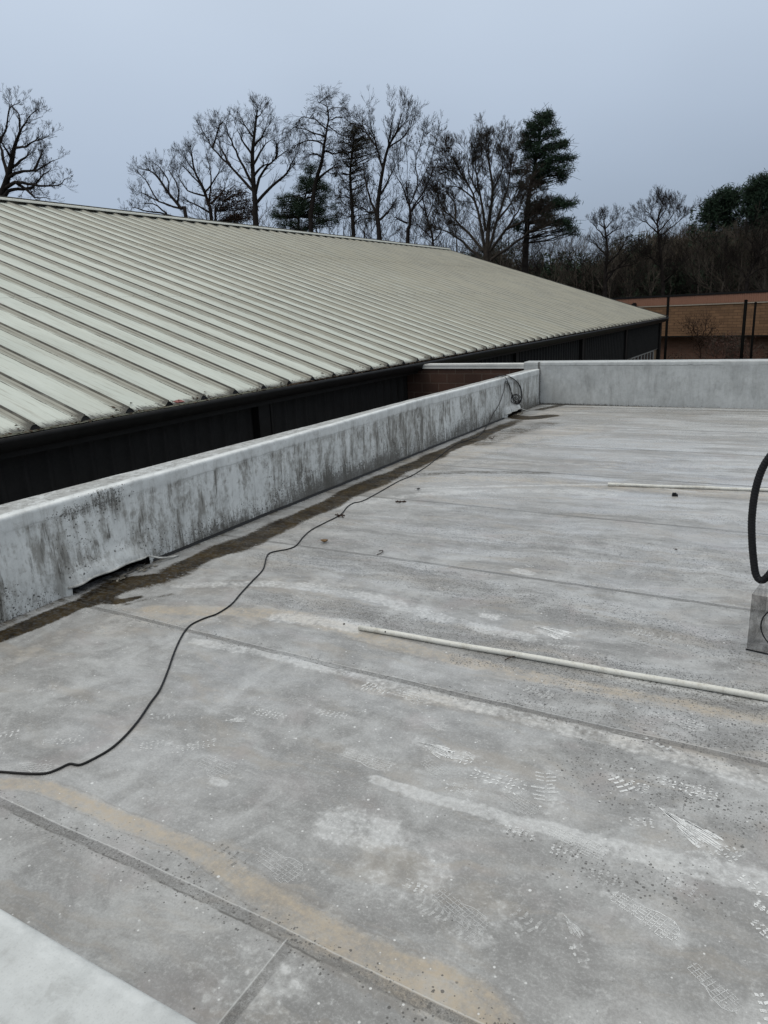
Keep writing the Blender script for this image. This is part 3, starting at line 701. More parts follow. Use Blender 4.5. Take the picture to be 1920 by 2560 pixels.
# ------------------------------------------------------------------ footprints in the dust
rf = random.Random(11)
def footprint(p0, p1, kind, lvl, wr=.36, toe=True):
    a = on_z(*p0)[:2]; c = on_z(*p1)[:2]; L = np.linalg.norm(c - a); u = (c - a) / L; w = np.array([-u[1], u[0]]); hw = L * wr / 2
    if kind == 'smear': hw = L * wr / 2
    prof = lambda s: np.interp(s, [0, .06, .2, .45, .62, .85, .96, 1], [.35, .72, .82, .62, .92, .95, .6, .25])
    b = MB(); z0 = .0012
    def P(s, t, z=z0):
        q = a + u * s * L + w * t * hw; return (q[0], q[1], z)
    def quad(s, t, ls, lt, ang):
        cs, sn = math.cos(ang), math.sin(ang); r_ = lambda: rf.uniform(.8, 1.15)
        cor = [(-ls, -lt), (ls, -lt), (ls * rf.uniform(.5, 1), lt), (-ls, lt)]
        vs = []
        for (x_, y_) in cor:
            x_ *= r_(); y_ *= r_(); q = a + u * (s * L + x_ * cs - y_ * sn) + w * (t * hw + x_ * sn + y_ * cs); vs.append((q[0], q[1], z0))
        b.poly(vs, [(0, 1, 2, 3)])
    if kind == 'lugs':
        ns = max(4, int(L / .021))
        for i in range(ns):
            s = (i + .5) / ns
            for t in np.linspace(-.85, .85, 5):
                if abs(t) > prof(s) or rf.random() < .22: continue
                quad(s + rf.uniform(-.012, .012), t + rf.uniform(-.07, .07), .0075, .0034, rf.choice([.5, -.6, 1.2, 0.1]) + rf.uniform(-.3, .3))
    if kind == 'chevron':
        ns = max(3, int(L / .024))
        for i in range(ns):
            s = (i + .5) / ns; k = prof(s) * .95
            th = .22 / ns
            for sg in (-1, 1):
                if rf.random() < .18: continue
                t1 = k * rf.uniform(.55, 1)
                b.poly([P(s, sg * .06), P(s + th * 1.8, sg * .06), P(s + th * 1.8 - .035, sg * t1), P(s - .035, sg * t1)], [(0, 1, 2, 3)])
    if kind == 'grid':
        ns = max(5, int(L / .0165)); nt = 7
        for i in range(ns):
            s = (i + .5) / ns
            if rf.random() < .06: continue
            k = prof(s) * .86
            b.poly([P(s, -k), P(s + .0022 / L, -k), P(s + .0022 / L, k), P(s, k)], [(0, 1, 2, 3)])
        for t in np.linspace(-.8, .8, nt):
            for i in range(ns * 2):
                s = (i + .5) / (ns * 2)
                if abs(t) > prof(s) * .86 or rf.random() < .12: continue
                b.poly([P(s, t - .03), P(s + .5 / ns, t - .03), P(s + .5 / ns, t + .03), P(s, t + .03)], [(0, 1, 2, 3)])
        if toe:
            side = rf.choice((-1, 1)); pr = [P(s, side * prof(s)) for s in np.linspace(.35, 1, 14)] + [P(1.0 - .003, side * t) for t in (.2, 0, -.2)]
            pr2 = [P(s, side * (prof(s) - .07)) for s in np.linspace(.35, .985, 14)] + [P(.975, side * t) for t in (.2, 0, -.2)]
            n = len(pr); b.poly(pr + pr2, [(i, i + 1, n + i + 1, n + i) for i in range(n - 1)])
    if kind == 'dots':
        ns = max(3, int(L / .022))
        for i in range(ns):
            for t in (-.6, -.2, .2, .6):
                if rf.random() < .2: continue
                quad((i + .5) / ns + rf.uniform(-.02, .02), t + rf.uniform(-.12, .12), rf.uniform(.004, .007), rf.uniform(.003, .0055), rf.uniform(-.9, .9))
    if kind == 'smear':
        n = 12
        for q in range(11):                                   # a slid sole: many ragged parallel scrapes that widen with the sole
            t0 = -1 + 2 * (q + .5) / 11 + rf.uniform(-.06, .06); sa = max(0, abs(t0) - .1) * .75 * rf.uniform(.6, 1.1); sb = rf.uniform(.78, 1.03) - abs(t0) * .12
            if sb - sa < .12: continue
            w0 = rf.uniform(.05, .105); lo = []; hi = []
            for i in range(n + 1):
                s = sa + (sb - sa) * i / n; kk = .25 + .75 * min(1, s * 1.3); ww = w0 * min(1, i / 2 + .1) * (1 if i < n else .4) * rf.uniform(.75, 1.2)
                lo.append(P(s, t0 * kk - ww)); hi.append(P(s, t0 * kk + ww))
            b.poly(lo + hi, [(i, i + 1, n + 2 + i, n + 1 + i) for i in range(n)])
    mat = M_MUD if lvl == 'mud' else M_DUST[lvl]
    fn = 'footprint' if kind != 'smear' else 'slip_mark'
    adopt(b.build(fn, mat), roof)
for q, p0, p1, kd, lv, wr in FP: footprint(q(*p0), q(*p1), kd, lv, wr)

# ------------------------------------------------------------------ metal roofed building
XE, XR = -7.24, -21.41
ze = lambda y: .83 + .0029 * y
zr = lambda y: 5.57 + .0051 * y
Y0, Y1 = -9.9, 46.9
MBD = empty('metal_roofed_building', (XE - .35, 46.9, -4.5), 'long building with pale ribbed metal roof and black siding beyond the stained parapet', 'building')
ribs = [4.9717 + .663 * k for k in range(-22, 64)]
def metal_roof():
    prof = []
    for yk in ribs:
        if yk > Y1 - .1: break
        prof += [(yk - .080, 0), (yk - .068, .012), (yk - .026, .050), (yk - .008, .052), (yk - .006, .070), (yk + .006, .070), (yk + .008, .052), (yk + .026, .050), (yk + .068, .012), (yk + .080, 0), (yk + .24, .004), (yk + .33, .0), (yk + .43, .004)]
    prof = [p for p in prof if p[0] < Y1] + [(Y1, 0)]
    ts = [0, .012, .33, .3302, .66, .6602, .985]
    P = np.array([[(XE + (XR - XE) * t, y, ze(y) + (zr(y) - ze(y)) * t + h + (.006 if (t > .34 and t < .9 and i % 2 == 0) else 0)) for (y, h) in prof] for i, t in enumerate(ts)])
    V, Q = grid(P)
    me = mesh_np('roof_panels', V, Q)
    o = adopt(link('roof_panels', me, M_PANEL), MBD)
    bpy.context.view_layer.update()
    # open rib ends at the eave, plugged with dark closures
    c = MB(); rl = random.Random(4)
    for yk in ribs:
        if yk > Y1: break
        z = ze(yk); x = XE + .003; sx = rl.uniform(-.004, .02)
        c.poly([(x, yk - .075, z - .004), (x, yk + .075, z - .004), (x - sx, yk + .026, z + .049), (x - sx, yk - .026, z + .049)], [(0, 1, 2, 3)])
    adopt(c.build('rib_closure', M_DARKTRIM), o)
    # back slope
    back = MB(); XB = XR - 14.17
    back.poly([(XR, Y0, zr(Y0) + .02), (XR, Y1, zr(Y1) + .02), (XB, Y1, ze(Y1)), (XB, Y0, ze(Y0))], [(0, 1, 2, 3)])
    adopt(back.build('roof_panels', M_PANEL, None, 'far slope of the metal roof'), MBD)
    # ridge cap raised over the ribs
    r = MB(); yv = np.linspace(Y0, Y1 + .05, 40)
    w, sl = .22, (5.81 - .966) / 14.17
    P = np.array([[(XR + dx, y, zr(y) + .145 - abs(dx) * sl + dz) for dx, dz in ((.275, -.05), (.26, -.002), (0, .012), (-.26, -.002), (-.275, -.05))] for y in yv])
    V, Q = grid(P); me = mesh_np('ridge_cap', V, Q[:, ::-1]); adopt(link('ridge_cap', me, M_TRIM), MBD)
    cl = MB(); cl.obox((XR + .14, Y0, zr(Y0) - .06), (.02, 0, 0), (0, Y1 - Y0, zr(Y1) - zr(Y0)), (0, 0, .19))
    adopt(cl.build('ridge_closure', simple('shade_toned_closure_paint', (.10, .095, .08), .8, .3, 5, spec=.1)), MBD)  # closure colour darkened to carry the shade under the ridge cap
    # rake trim on the gable
    k = MB()
    for a0, a1, za, zb in ((XE + .10, XR, ze(Y1) - .03, zr(Y1)), (XR, XB - .1, zr(Y1), ze(Y1) - .03)):
        k.obox((a0, Y1 - .02, za - .16), (a1 - a0, 0, zb - za), (0, .10, 0), (0, 0, .24))
    adopt(k.build('rake_trim', M_DARKTRIM), MBD)
    # gutter
    g = MB(); yv = np.concatenate([np.arange(Y0, Y1 + .1, .5), [Y1 + .12]])
    def gp(y):
        s = .006 * vnoise(y, 41, 3.1)
        z = ze(y) - .012 + s
        return [(XE - .05, y, z - .03), (XE - .05, y, z - .16), (XE + .075, y, z - .17), (XE + .082, y, z - .10), (XE + .115, y, z - .065), (XE + .115, y, z - .012), (XE + .095, y, z - .010), (XE + .09, y, z - .05)]
    P = np.array([gp(y) for y in yv]); V, Q = grid(P)
    gm = mesh_np('gutter', V, Q[:, ::-1]); go = adopt(link('gutter', gm, M_DARKTRIM), MBD)
    f = MB(); f.poly([(XE - .05, Y0, ze(Y0) - .03), (XE - .05, Y1, ze(Y1) - .03), (XE - .05, Y1, ze(Y1) - .26), (XE - .05, Y0, ze(Y0) - .26), (XE - .36, Y0, ze(Y0) - .262), (XE - .36, Y1, ze(Y1) - .262)], [(0, 1, 2, 3), (3, 2, 5, 4)])
    adopt(f.build('soffit', M_DARKTRIM), MBD)
    return o
mr = metal_roof()
def siding():
    XW = -7.589; prof = []
    y = Y0
    while y < 46.6:
        prof += [(y, 0), (y + .20, 0), (y + .215, .040), (y + .275, .040), (y + .29, 0)]; y += .305
    prof = [(max(Y0, p[0]), p[1]) for p in prof] + [(46.6, 0)]
    P = np.array([[(XW + d, y, ze(y) - .20) for y, d in prof], [(XW + d, y, -.80) for y, d in prof]])
    V, Q = grid(P)
    adopt(link('siding', mesh_np('siding', V, Q), M_SIDING), MBD)
    b = MB(); b.box(XW - .25, XW - .03, Y0, 46.6, -4.5, -.80).box(XW - 27.6, XW - .25, 46.4, 46.6, -4.5, .8).box(XW - 27.6, XW - .25, Y0, Y0 + .2, -4.5, .8)
    adopt(b.build('brick_wall', M_BRICK2), MBD)
    b = MB(); b.poly([(XW, 46.60, -.8), (XW - 27.6, 46.60, -.8), (XW - 27.6, 46.60, ze(47) - .1), (XR, 46.60, zr(47) - .05), (XW, 46.60, ze(47))], [(0, 1, 2, 3, 4)])
    adopt(b.build('gable_wall', M_SIDING), MBD); b = MB()
    b.poly([(XW, Y0, -.8), (XW - 27.6, Y0, -.8), (XW - 27.6, Y0, ze(0) - .1), (XR, Y0, zr(0) - .05), (XW, Y0, ze(0))], [(0, 1, 2, 3, 4)])
    adopt(b.build('gable_wall', M_SIDING), MBD)
    for yc in (9.2, 21.3, 28.9, 36.9, 46.42):
        b = MB(); b.box(XW - .02, XW + .14, yc - .17, yc + .17, -4.5, ze(yc) - .27); b.box(XW + .141, XW + .155, yc + .12, yc + .17, -4.5, ze(yc) - .27)
        adopt(b.build('downspout', M_DARKTRIM), MBD)
    b = MB(); b.box(XW - .04, XW + .03, Y0, 46.55, -.83, -.80)
    adopt(b.build('base_trim', simple('grey_trim_paint', (.10, .10, .095), .5, .1)), MBD)
    w = MB()
    for k in range(8): w.box(XW - .03, XW + .02, 38.8 + k * .90, 38.86 + k * .90, -2.3, -.87)
    w.box(XW - .03, XW + .02, 38.8, 45.16, -.87, -.83).box(XW - .03, XW + .02, 38.8, 45.16, -2.35, -2.3)
    wf = adopt(w.build('window', simple('pale_window_frame', (.30, .30, .29), .5, .1), None, 'strip window with pale mullions near the far corner'), MBD)
    bpy.context.view_layer.update()
    w = MB(); w.box(XW - .028, XW - .012, 38.86, 45.1, -2.3, -.87); adopt(w.build('pane', M_GLASS), wf)
siding()
# leaf litter and grit caught along the eave
def litter():
    rl = random.Random(8); b = MB()
    for yk in ribs:
        if yk < -2 or yk > Y1 - .3: continue
        n = int(rl.choice((1, 3, 6, 12)) * (1 if yk < 16 else .7))
        for _ in range(n):
            d = abs(rl.gauss(0, .10)); y = yk + rl.choice((-1, 1)) * (.09 + abs(rl.gauss(0, .07))); x = XE + .02 - d
            z = ze(y) + d * .34 + .008; s = rl.uniform(.012, .042); a = rl.uniform(0, 6.28)
            ca, sa = math.cos(a) * s, math.sin(a) * s
            b.poly([(x - ca, y - sa, z), (x + sa * .5, y - ca * .5, z + rl.uniform(0, .025)), (x + ca, y + sa, z + rl.uniform(0, .03)), (x - sa * .5, y + ca * .5, z + .004)], [(0, 1, 2, 3)])
    for _ in range(1500):
        y = rl.uniform(0, Y1 - .3) if rl.random() < .5 else rl.uniform(3, 20); x = XE + rl.uniform(-.02, .09); z = ze(y) - .012 + rl.uniform(-.01, .015); s = rl.uniform(.01, .04); a = rl.uniform(0, 6.28)
        ca, sa = math.cos(a) * s, math.sin(a) * s
        b.poly([(x - ca, y - sa, z), (x + sa * .5, y - ca * .5, z + .01), (x + ca, y + sa, z + rl.uniform(0, .02)), (x - sa * .5, y + ca * .5, z + .004)], [(0, 1, 2, 3)])
    o = b.build('leaf_litter', M_LITTER); tag(o, 'dark leaf litter and grit caught along the metal roof edge', 'leaf litter', None, 'stuff')
litter()
# a red scrap near the eave
rs = MB(); p = on_x(447, 1005, XE - .05); rs.poly([(p[0] - .05, p[1] - .08, p[2] + .012), (p[0] + .05, p[1] - .06, p[2] + .002), (p[0] + .05, p[1] + .07, p[2] + .002), (p[0] - .04, p[1] + .08, p[2] + .022), (p[0], p[1], p[2] + .035)], [(0, 1, 4), (1, 2, 4), (2, 3, 4), (3, 0, 4)])
o = rs.build('plastic_scrap', simple('faded_red', (.22, .07, .06), .6, .3)); tag(o, 'small faded red scrap lying at the metal roof edge', 'scrap')

# ------------------------------------------------------------------ linking block wall
LW = empty('block_wall', (-6.2, 14.42, -4.5), 'brown block wall with white metal coping linking the two buildings', 'wall')
b = MB(); b.box(-7.56, -4.905, 14.34, 14.56, -4.5, .705); adopt(b.build('block_face', M_BLOCK), LW)
b = MB(); b.box(-7.34, -4.88, 14.31, 14.60, .708, .765, 0).box(-7.34, -4.88, 14.30, 14.61, .765, .80, 0)
M_COPE = simple('white_coping_paint', (.56, .56, .53), .45, .12, 3)
adopt(b.build('coping', M_COPE), LW)

# ------------------------------------------------------------------ brick building far behind
Bd = np.array([.96, -.281, 0]); Bn = np.array([-.281, -.96, 0]); BA = np.array([-13.752, 60.419, 0])
ang = math.atan2(-.281, .96)
FB = empty('brick_building', (BA[0], BA[1], -4.5), 'brown brick building with salmon fascia and black roof edge at the foot of the wood', 'building', rz=ang)
bpy.context.view_layer.update()
def fb(mb, name, mat, label=None):       # local frame: x along the front, y into the building, z up from the ground
    o = mb.build(name, mat, FB, label); return o
zt0 = 4.5
b = MB(); b.box(-10, 34, 0, 14, zt0 - .64, zt0 + 1.50); fb(b, 'brick_wall', M_BRICK)
b = MB(); b.box(-10, 34, .9, 14, 0, zt0 - .642); fb(b, 'lower_wall', M_BRICK3)
b = MB(); b.box(-10, 34, -.06, 14, zt0 - .73, zt0 - .645); fb(b, 'soffit_edge', M_DARKTRIM)
b = MB(); b.box(-10.1, 34.1, -.07, 14.1, zt0 + 1.502, zt0 + 1.585); fb(b, 'trim_strip', simple('cream_trim', (.42, .35, .27), .6, .1))
P = []
for k in range(0, 294):
    x0 = -10.05 + k * .15; P += [(x0, -.10), (x0 + .09, -.10), (x0 + .10, -.075), (x0 + .14, -.075)]
P = np.array([[(x, y, zt0 + 1.587) for x, y in P], [(x, y, zt0 + 2.17) for x, y in P]]); V, Q = grid(P)
link('fascia', mesh_np('fascia', V, Q), M_FASCIA, FB)
b = MB(); b.box(-10.2, 34.2, -.14, 14.2, zt0 + 2.171, zt0 + 2.31); fb(b, 'roof_edge', M_DARKTRIM)
b = MB(); b.box(-1, 0, 6, 7, zt0 + 2.31, zt0 + 2.5)
# lamp head seen on the fascia
p = on_y(1586, 760, 58)
b = MB(); b.box(2.15, 2.45, -.35, -.08, zt0 + 1.62, zt0 + 1.80).box(2.25, 2.35, -.36, -.08, zt0 + 1.80, zt0 + 1.86); fb(b, 'wall_lamp', M_DARKTRIM)

# poles in front of it
pole_lab = ['dark pole rising beside the corner of the metal roofed building', 'taller of the two dark poles close together in front of the brick building', 'thinner dark pole just right of the tall pole at the right edge']
for i, (px, py, rr) in enumerate([(1671, 745, .085), (1865, 752, .10), (1889, 758, .07)]):
    p = on_y(px, py, 52)
    e = empty('fence_pole', (p[0], 52, -4.5), pole_lab[i], 'pole', 'dark poles in front of the brick building')
    b = MB(); b.tube([(0, 0, 0), (0, 0, p[2] + 4.5)], rr, 10); b.build('shaft', M_POLE, e, smooth=True)
    b = MB(); b.tube([(0, 0, p[2] + 4.5), (0, 0, p[2] + 4.54), (0, 0, p[2] + 4.58)], [rr * 1.15, rr * 1.1, rr * .4], 10); b.build('cap', M_POLE, e)

# ------------------------------------------------------------------ trees
class Tubes:
    """many thin tubes, built in one go; grouped by number of points"""
    def __init__(s): s.g = {}
    def add(s, pts, rad, ns=3): s.g.setdefault((len(pts), ns), []).append((pts, rad))
    def arrays(s):
        VV = []; FF = []; base = 0
        for (n, ns), L in s.g.items():
            P = np.array([q[0] for q in L], float); Rr = np.array([q[1] for q in L], float); m = len(L)
            T = np.gradient(P, axis=1); T /= np.linalg.norm(T, axis=2, keepdims=True) + 1e-9
            ref = np.array([.31, .77, .12]); u = np.cross(T, ref); u /= np.linalg.norm(u, axis=2, keepdims=True) + 1e-9; w = np.cross(T, u)
            a = np.arange(ns) * 2 * math.pi / ns
            V = P[:, :, None, :] + Rr[:, :, None, None] * (np.cos(a)[None, None, :, None] * u[:, :, None, :] + np.sin(a)[None, None, :, None] * w[:, :, None, :])
            idx = np.arange(m * n * ns).reshape(m, n, ns) + base
            f = np.stack([idx[:, :-1, :], np.roll(idx, -1, 2)[:, :-1, :], np.roll(idx, -1, 2)[:, 1:, :], idx[:, 1:, :]], -1).reshape(-1, 4)
            VV.append(V.reshape(-1, 3)); FF.append(f); base += m * n * ns
        return np.vstack(VV), np.vstack(FF)
    def build(s, name, mat, parent, off=(0, 0, 0), label=None):
        V, Fc = s.arrays(); o = link(name, mesh_np(name, V - np.array(off), Fc, True), mat, parent, label); return o
def norm(v):
    l = math.sqrt(v[0] * v[0] + v[1] * v[1] + v[2] * v[2]) + 1e-9; return (v[0] / l, v[1] / l, v[2] / l)
def grow(T, rnd, p, d, L, r, lev, up=.10, wig=.17, nchild=(4, 6), spread=(.40, .85), ratio=(.45, .72), rmin=.010, droop=0.0):
    n = 4 if lev > 0 else 3
    pts = [p]; rad = [r]; dirs = []
    st = L / n
    for i in range(n):
        d = norm((d[0] + rnd.uniform(-wig, wig), d[1] + rnd.uniform(-wig, wig), d[2] + rnd.uniform(-wig, wig) + up - droop * (2 if lev == 0 else 1)))
        p = (p[0] + d[0] * st, p[1] + d[1] * st, p[2] + d[2] * st); pts.append(p); dirs.append(d); rad.append(max(rmin * (.6 if lev else .35), r * (1 - .62 * (i + 1) / n)))
    T.add(pts, rad, 3 if r < .06 else 5)
    if lev == 0: return
    k = rnd.randint(*nchild) if lev > 2 else rnd.randint(max(2, nchild[0] - 1), nchild[1] - 1)
    for j in range(k):
        t = rnd.uniform(.15, 1.0) if j else 1.0
        q = t * n; i = min(n - 1, int(q)); f = q - i
        a = pts[i]; b_ = pts[i + 1]; o = tuple(a[m] + (b_[m] - a[m]) * f for m in range(3)); dd = dirs[i]
        sp = rnd.uniform(*spread) * (.6 if j == 0 else 1)
        rv = norm((rnd.gauss(0, 1), rnd.gauss(0, 1), rnd.gauss(0, 1)))
        dt = rv[0] * dd[0] + rv[1] * dd[1] + rv[2] * dd[2]
        pv = norm((rv[0] - dt * dd[0], rv[1] - dt * dd[1], rv[2] - dt * dd[2]))
        c, s_ = math.cos(sp), math.sin(sp)
        nd = (dd[0] * c + pv[0] * s_, dd[1] * c + pv[1] * s_, dd[2] * c + pv[2] * s_)
        rr = max(rmin * (1 if lev > 1 else .7), (rad[i] * .62)); grow(T, rnd, o, nd, L * rnd.uniform(*ratio) * (1.15 - .45 * t), rr, lev - 1, up, wig, nchild, spread, ratio, rmin, droop)
Z1 = lambda a: (a[0] * .4219, 200 + a[1] * .4219)
Z2 = lambda a: (320 + a[0] * .4822, 220 + a[1] * .4822)
Z3 = lambda a: (1000 + a[0] * .5546, 240 + a[1] * .5546)
def traced_tree(name, Z, Y, trunk, limbs, label, cat, seed, r0=.28, lev=3, mat=M_BARK, group=None, up=.10, tw=1.0, nchild=(4, 6), droop=0.0, density=1.0, wig=.17, rmin=.0085, basez=None):
    rnd = random.Random(seed)
    W_ = lambda q, dy=0: on_y(*Z(q), Y + dy)
    tp = [W_(q) for q in trunk]; base = np.array([tp[0][0], Y, basez if basez is not None else gz_at(Y)])
    root = empty(name, tuple(base), label, cat, group)
    TT = Tubes(); CT = Tubes()
    full = [base] + tp; full = catmull(full, 3)
    n = len(full); rad = np.linspace(1, 0, n) ** .8 * r0 * .92 + r0 * .08 * 1
    b = MB(); b.tube(full, rad, 8); b.build('trunk', mat, root, smooth=True, off=base)
    allp = []
    L0 = np.linalg.norm(tp[-1] - tp[0])
    for i in range(n // 3, n): allp.append((full[i], norm(full[i] - full[i - 1]), rad[i], (i / n)))
    for lb in limbs:
        dz = rnd.uniform(-1, 1) * 2.2; m = len(lb)
        pp = [W_(q, dz * (k / (m - 1)) ** 1.2) for k, q in enumerate(lb)]
        pp = catmull(pp, 3); mm_ = len(pp)
        pp = [pp[0]] + [q + np.array([rnd.uniform(-1, 1), rnd.uniform(-1, 1), rnd.uniform(-1, 1)]) * .05 for q in pp[1:]]
        dist = min(range(n), key=lambda i: np.linalg.norm(full[i] - pp[0])); rb = min(r0 * .55, rad[dist] * .62 + .012)
        rr = np.linspace(rb, .016, mm_)
        CT.add([tuple(q) for q in pp], list(rr), 5) if False else None
        bb = Tubes(); CT.g.setdefault((mm_, 5), []).append(([tuple(q) for q in pp], list(rr)))
        for i in range(1, mm_): allp.append((pp[i], norm(pp[i] - pp[i - 1]), rr[i], i / mm_))
    for (p, d, r, f) in allp:
        for _ in range(max(1, int(round(density * 1.75 * (2 if f > .40 else 1) + rnd.uniform(-.4, .4))))):
            if f < .15 and rnd.random() < .6: continue
            rv = norm((rnd.gauss(0, 1), rnd.gauss(0, 1), rnd.gauss(0, .8))); k = rnd.uniform(.6, 1.3)
            nd = norm((d[0] + rv[0] * k, d[1] + rv[1] * k, d[2] + rv[2] * k + .15))
            grow(CT, rnd, tuple(p), nd, rnd.uniform(1.0, 2.3) * tw * .78, min(.035, r * .5), lev if f > .25 else lev - 1, up=up, wig=wig, nchild=nchild, droop=droop, rmin=rmin)
    CT.build('branches', mat, root, base)
    return root, allp, base
def leaf_cards(pts, rnd, n, spread, size, elong=.5, flat=False):
    """small leaf or needle blades scattered round points: arrays of verts and quads"""
    P = np.array(pts); g = np.random.RandomState(rnd.randint(0, 10 ** 6))
    C = P[g.randint(0, len(P), n)] + g.normal(0, 1, (n, 3)) * np.array(spread)
    a = g.normal(0, 1, (n, 3)); a /= np.linalg.norm(a, axis=1)[:, None]; b_ = np.cross(a, g.normal(0, 1, (n, 3))); b_ /= np.linalg.norm(b_, axis=1)[:, None] + 1e-9
    s = g.uniform(.6, 1.4, (n, 1)) * size
    V = np.stack([C - a * s, C + b_ * s * elong, C + a * s, C - b_ * s * elong], 1).reshape(-1, 3)
    return V, np.arange(n * 4).reshape(n, 4)

# bare tree at the left edge
traced_tree('bare_tree', Z1, 43, [(-8, 760), (8, 690), (45, 580), (70, 480), (85, 400), (118, 310), (140, 262)],
    [[(85, 400), (150, 395), (195, 368), (240, 352), (298, 328)], [(118, 310), (112, 210), (75, 160), (66, 100)], [(140, 262), (190, 240), (250, 215)], [(130, 285), (185, 205), (232, 165)],
     [(45, 580), (110, 545), (200, 540), (255, 510), (345, 468)], [(28, 640), (90, 608), (165, 615), (260, 630), (345, 625), (400, 575)], [(8, 690), (-40, 560), (-20, 420), (30, 300), (60, 170), (120, 130)],
     [(45, 560), (10, 420), (-30, 300), (-20, 200)], [(100, 610), (160, 650), (200, 690), (300, 700)], [(60, 520), (150, 460), (180, 420)], [(20, 690), (70, 650), (180, 640), (260, 560), (310, 520)], [(200, 540), (240, 450), (250, 400)], [(70, 480), (30, 400), (0, 350)]],
    'bare crooked tree rising behind the metal roof at the left edge of the photo', 'tree', 1, .36, 3, tw=.62, group=None, density=0.42)
traced_tree('bare_tree', Z2, 60, [(305, 700), (275, 625), (210, 545), (160, 470), (115, 430), (60, 418)],
    [[(210, 545), (205, 470), (150, 400), (130, 385)], [(275, 625), (160, 590), (70, 545), (45, 560)], [(300, 690), (200, 655), (100, 640), (30, 620), (10, 640)], [(255, 600), (262, 520), (215, 430), (200, 425)], [(160, 590), (90, 480), (60, 440)], [(200, 650), (130, 600), (60, 600)]],
    'low spreading bare tree, the leftmost of the row behind the metal roof', 'tree', 2, .22, 3, tw=.72, density=0.58)
traced_tree('bare_tree', Z2, 62, [(435, 705), (420, 610), (385, 510), (345, 430), (330, 340), (325, 325)],
    [[(385, 510), (310, 430), (250, 378)], [(420, 610), (430, 490), (420, 400), (400, 320)], [(400, 560), (310, 535), (262, 460), (255, 440)], [(430, 650), (340, 600), (280, 560)], [(400, 540), (470, 440), (460, 400)], [(345, 430), (300, 370), (290, 345)], [(430, 600), (500, 520), (490, 460)]],
    'dense bare tree leaning left between the low spreading tree and the tall straight one', 'tree', 3, .22, 3, tw=.75, density=0.63)
traced_tree('bare_tree', Z2, 56, [(665, 735), (660, 610), (650, 480), (645, 350), (655, 240), (666, 150), (672, 112)],
    [[(650, 500), (600, 410), (560, 330), (525, 250), (500, 185), (470, 195)], [(655, 540), (590, 470), (520, 395), (440, 312), (405, 255), (382, 212)], [(647, 350), (590, 265), (565, 200)], [(648, 400), (700, 305), (745, 268)],
     [(658, 560), (700, 430), (765, 368), (835, 318)], [(765, 368), (770, 300), (765, 270)], [(662, 600), (745, 510), (825, 438), (850, 380), (878, 335)], [(655, 260), (605, 195), (578, 140)], [(655, 300), (705, 230), (722, 165)], [(666, 160), (690, 130), (700, 108)], [(655, 450), (700, 400), (760, 395)], [(440, 312), (460, 240), (480, 170)], [(530, 400), (490, 330), (460, 230)]],
    'tall straight bare tree with wide symmetrical crown above the brown leafed thicket', 'tree', 4, .30, 3, tw=.72, density=0.51)
# thicket of brown leaves below it
def leafy_tree(name, Z, Y, trunk, blobs, label, cat, seed, mat, leaf, nper, size, elong=.45, r0=.16, group=None, tmat=M_BARK, depth=.8, csz=.55, lift=0.0):
    rnd = random.Random(seed); tp = [on_y(*Z(q), Y) for q in trunk]; base = np.array([tp[0][0], Y, gz_at(Y)])
    root = empty(name, tuple(base), label, cat, group); full = catmull([base] + tp, 4); n = len(full)
    b = MB(); b.tube(full, np.linspace(r0, .03, n), 7); b.build('trunk', tmat, root, smooth=True, off=base)
    cl = []; LT = Tubes()
    for (cx, cy, rx, ry, k) in blobs:
        for _ in range(max(2, int(k * (1.6 if name == 'young_pine' else .95)))):
            while True:
                a, c = rnd.uniform(-1, 1), rnd.uniform(-1, 1)
                if a * a + c * c <= 1: break
            dy = rnd.uniform(-1, 1) * rx * depth * .02
            p = on_y(*Z((cx + a * rx, cy + c * ry)), Y + dy); cl.append(p)
            i = min(range(n), key=lambda j: abs(full[j][2] - (p[2] - .4)) + 0 * j); q = full[i]
            m1 = q * .5 + p * .5 + np.array([0, 0, rnd.uniform(-.2, .35)]); LT.add([tuple(q), tuple(m1), tuple(p)], [.045, .03, .012], 4)
            for __ in range(3):
                e = p + np.array([rnd.gauss(0, .5), rnd.gauss(0, .5), rnd.gauss(0, .35)]); LT.add([tuple(m1 * .4 + p * .6), tuple(p * .5 + e * .5), tuple(e)], [.02, .014, .008], 3)
    LT.build('limbs', tmat, root, base)
    V, Q = leaf_cards(cl, rnd, int(len(cl) * nper * .62), (csz * .50, csz * .50, csz * .42), size * .8, elong)
    link('crown', mesh_np('crown', V - base, Q), leaf, root)
    return root
leafy_tree('brown_leaved_tree', Z2, 61, [(455, 705), (470, 640), (500, 580), (520, 530)], [(530, 560, 90, 50, 26), (470, 600, 60, 60, 14), (580, 640, 70, 60, 26), (520, 680, 80, 30, 16), (640, 610, 30, 50, 8), (450, 540, 30, 30, 5)],
    'low tree holding dead dark brown leaves at the foot of the tall straight bare tree', 'tree', 21, None, M_LEAFB, 85, .085, .6, csz=.5)
leafy_tree('young_pine', Z2, 66, [(885, 745), (900, 640), (930, 520), (950, 430), (950, 400)], [(945, 420, 35, 30, 9), (930, 500, 90, 40, 30), (1010, 540, 50, 50, 16), (850, 590, 90, 40, 26), (930, 620, 110, 45, 26), (820, 650, 90, 40, 20), (1030, 640, 60, 50, 12), (900, 700, 130, 35, 22), (1050, 700, 60, 30, 8)],
    'bushy green pine low behind the ridge, left of the tall thin pine trunk', 'tree', 22, None, M_NEEDLE, 110, .20, .10, csz=.42)
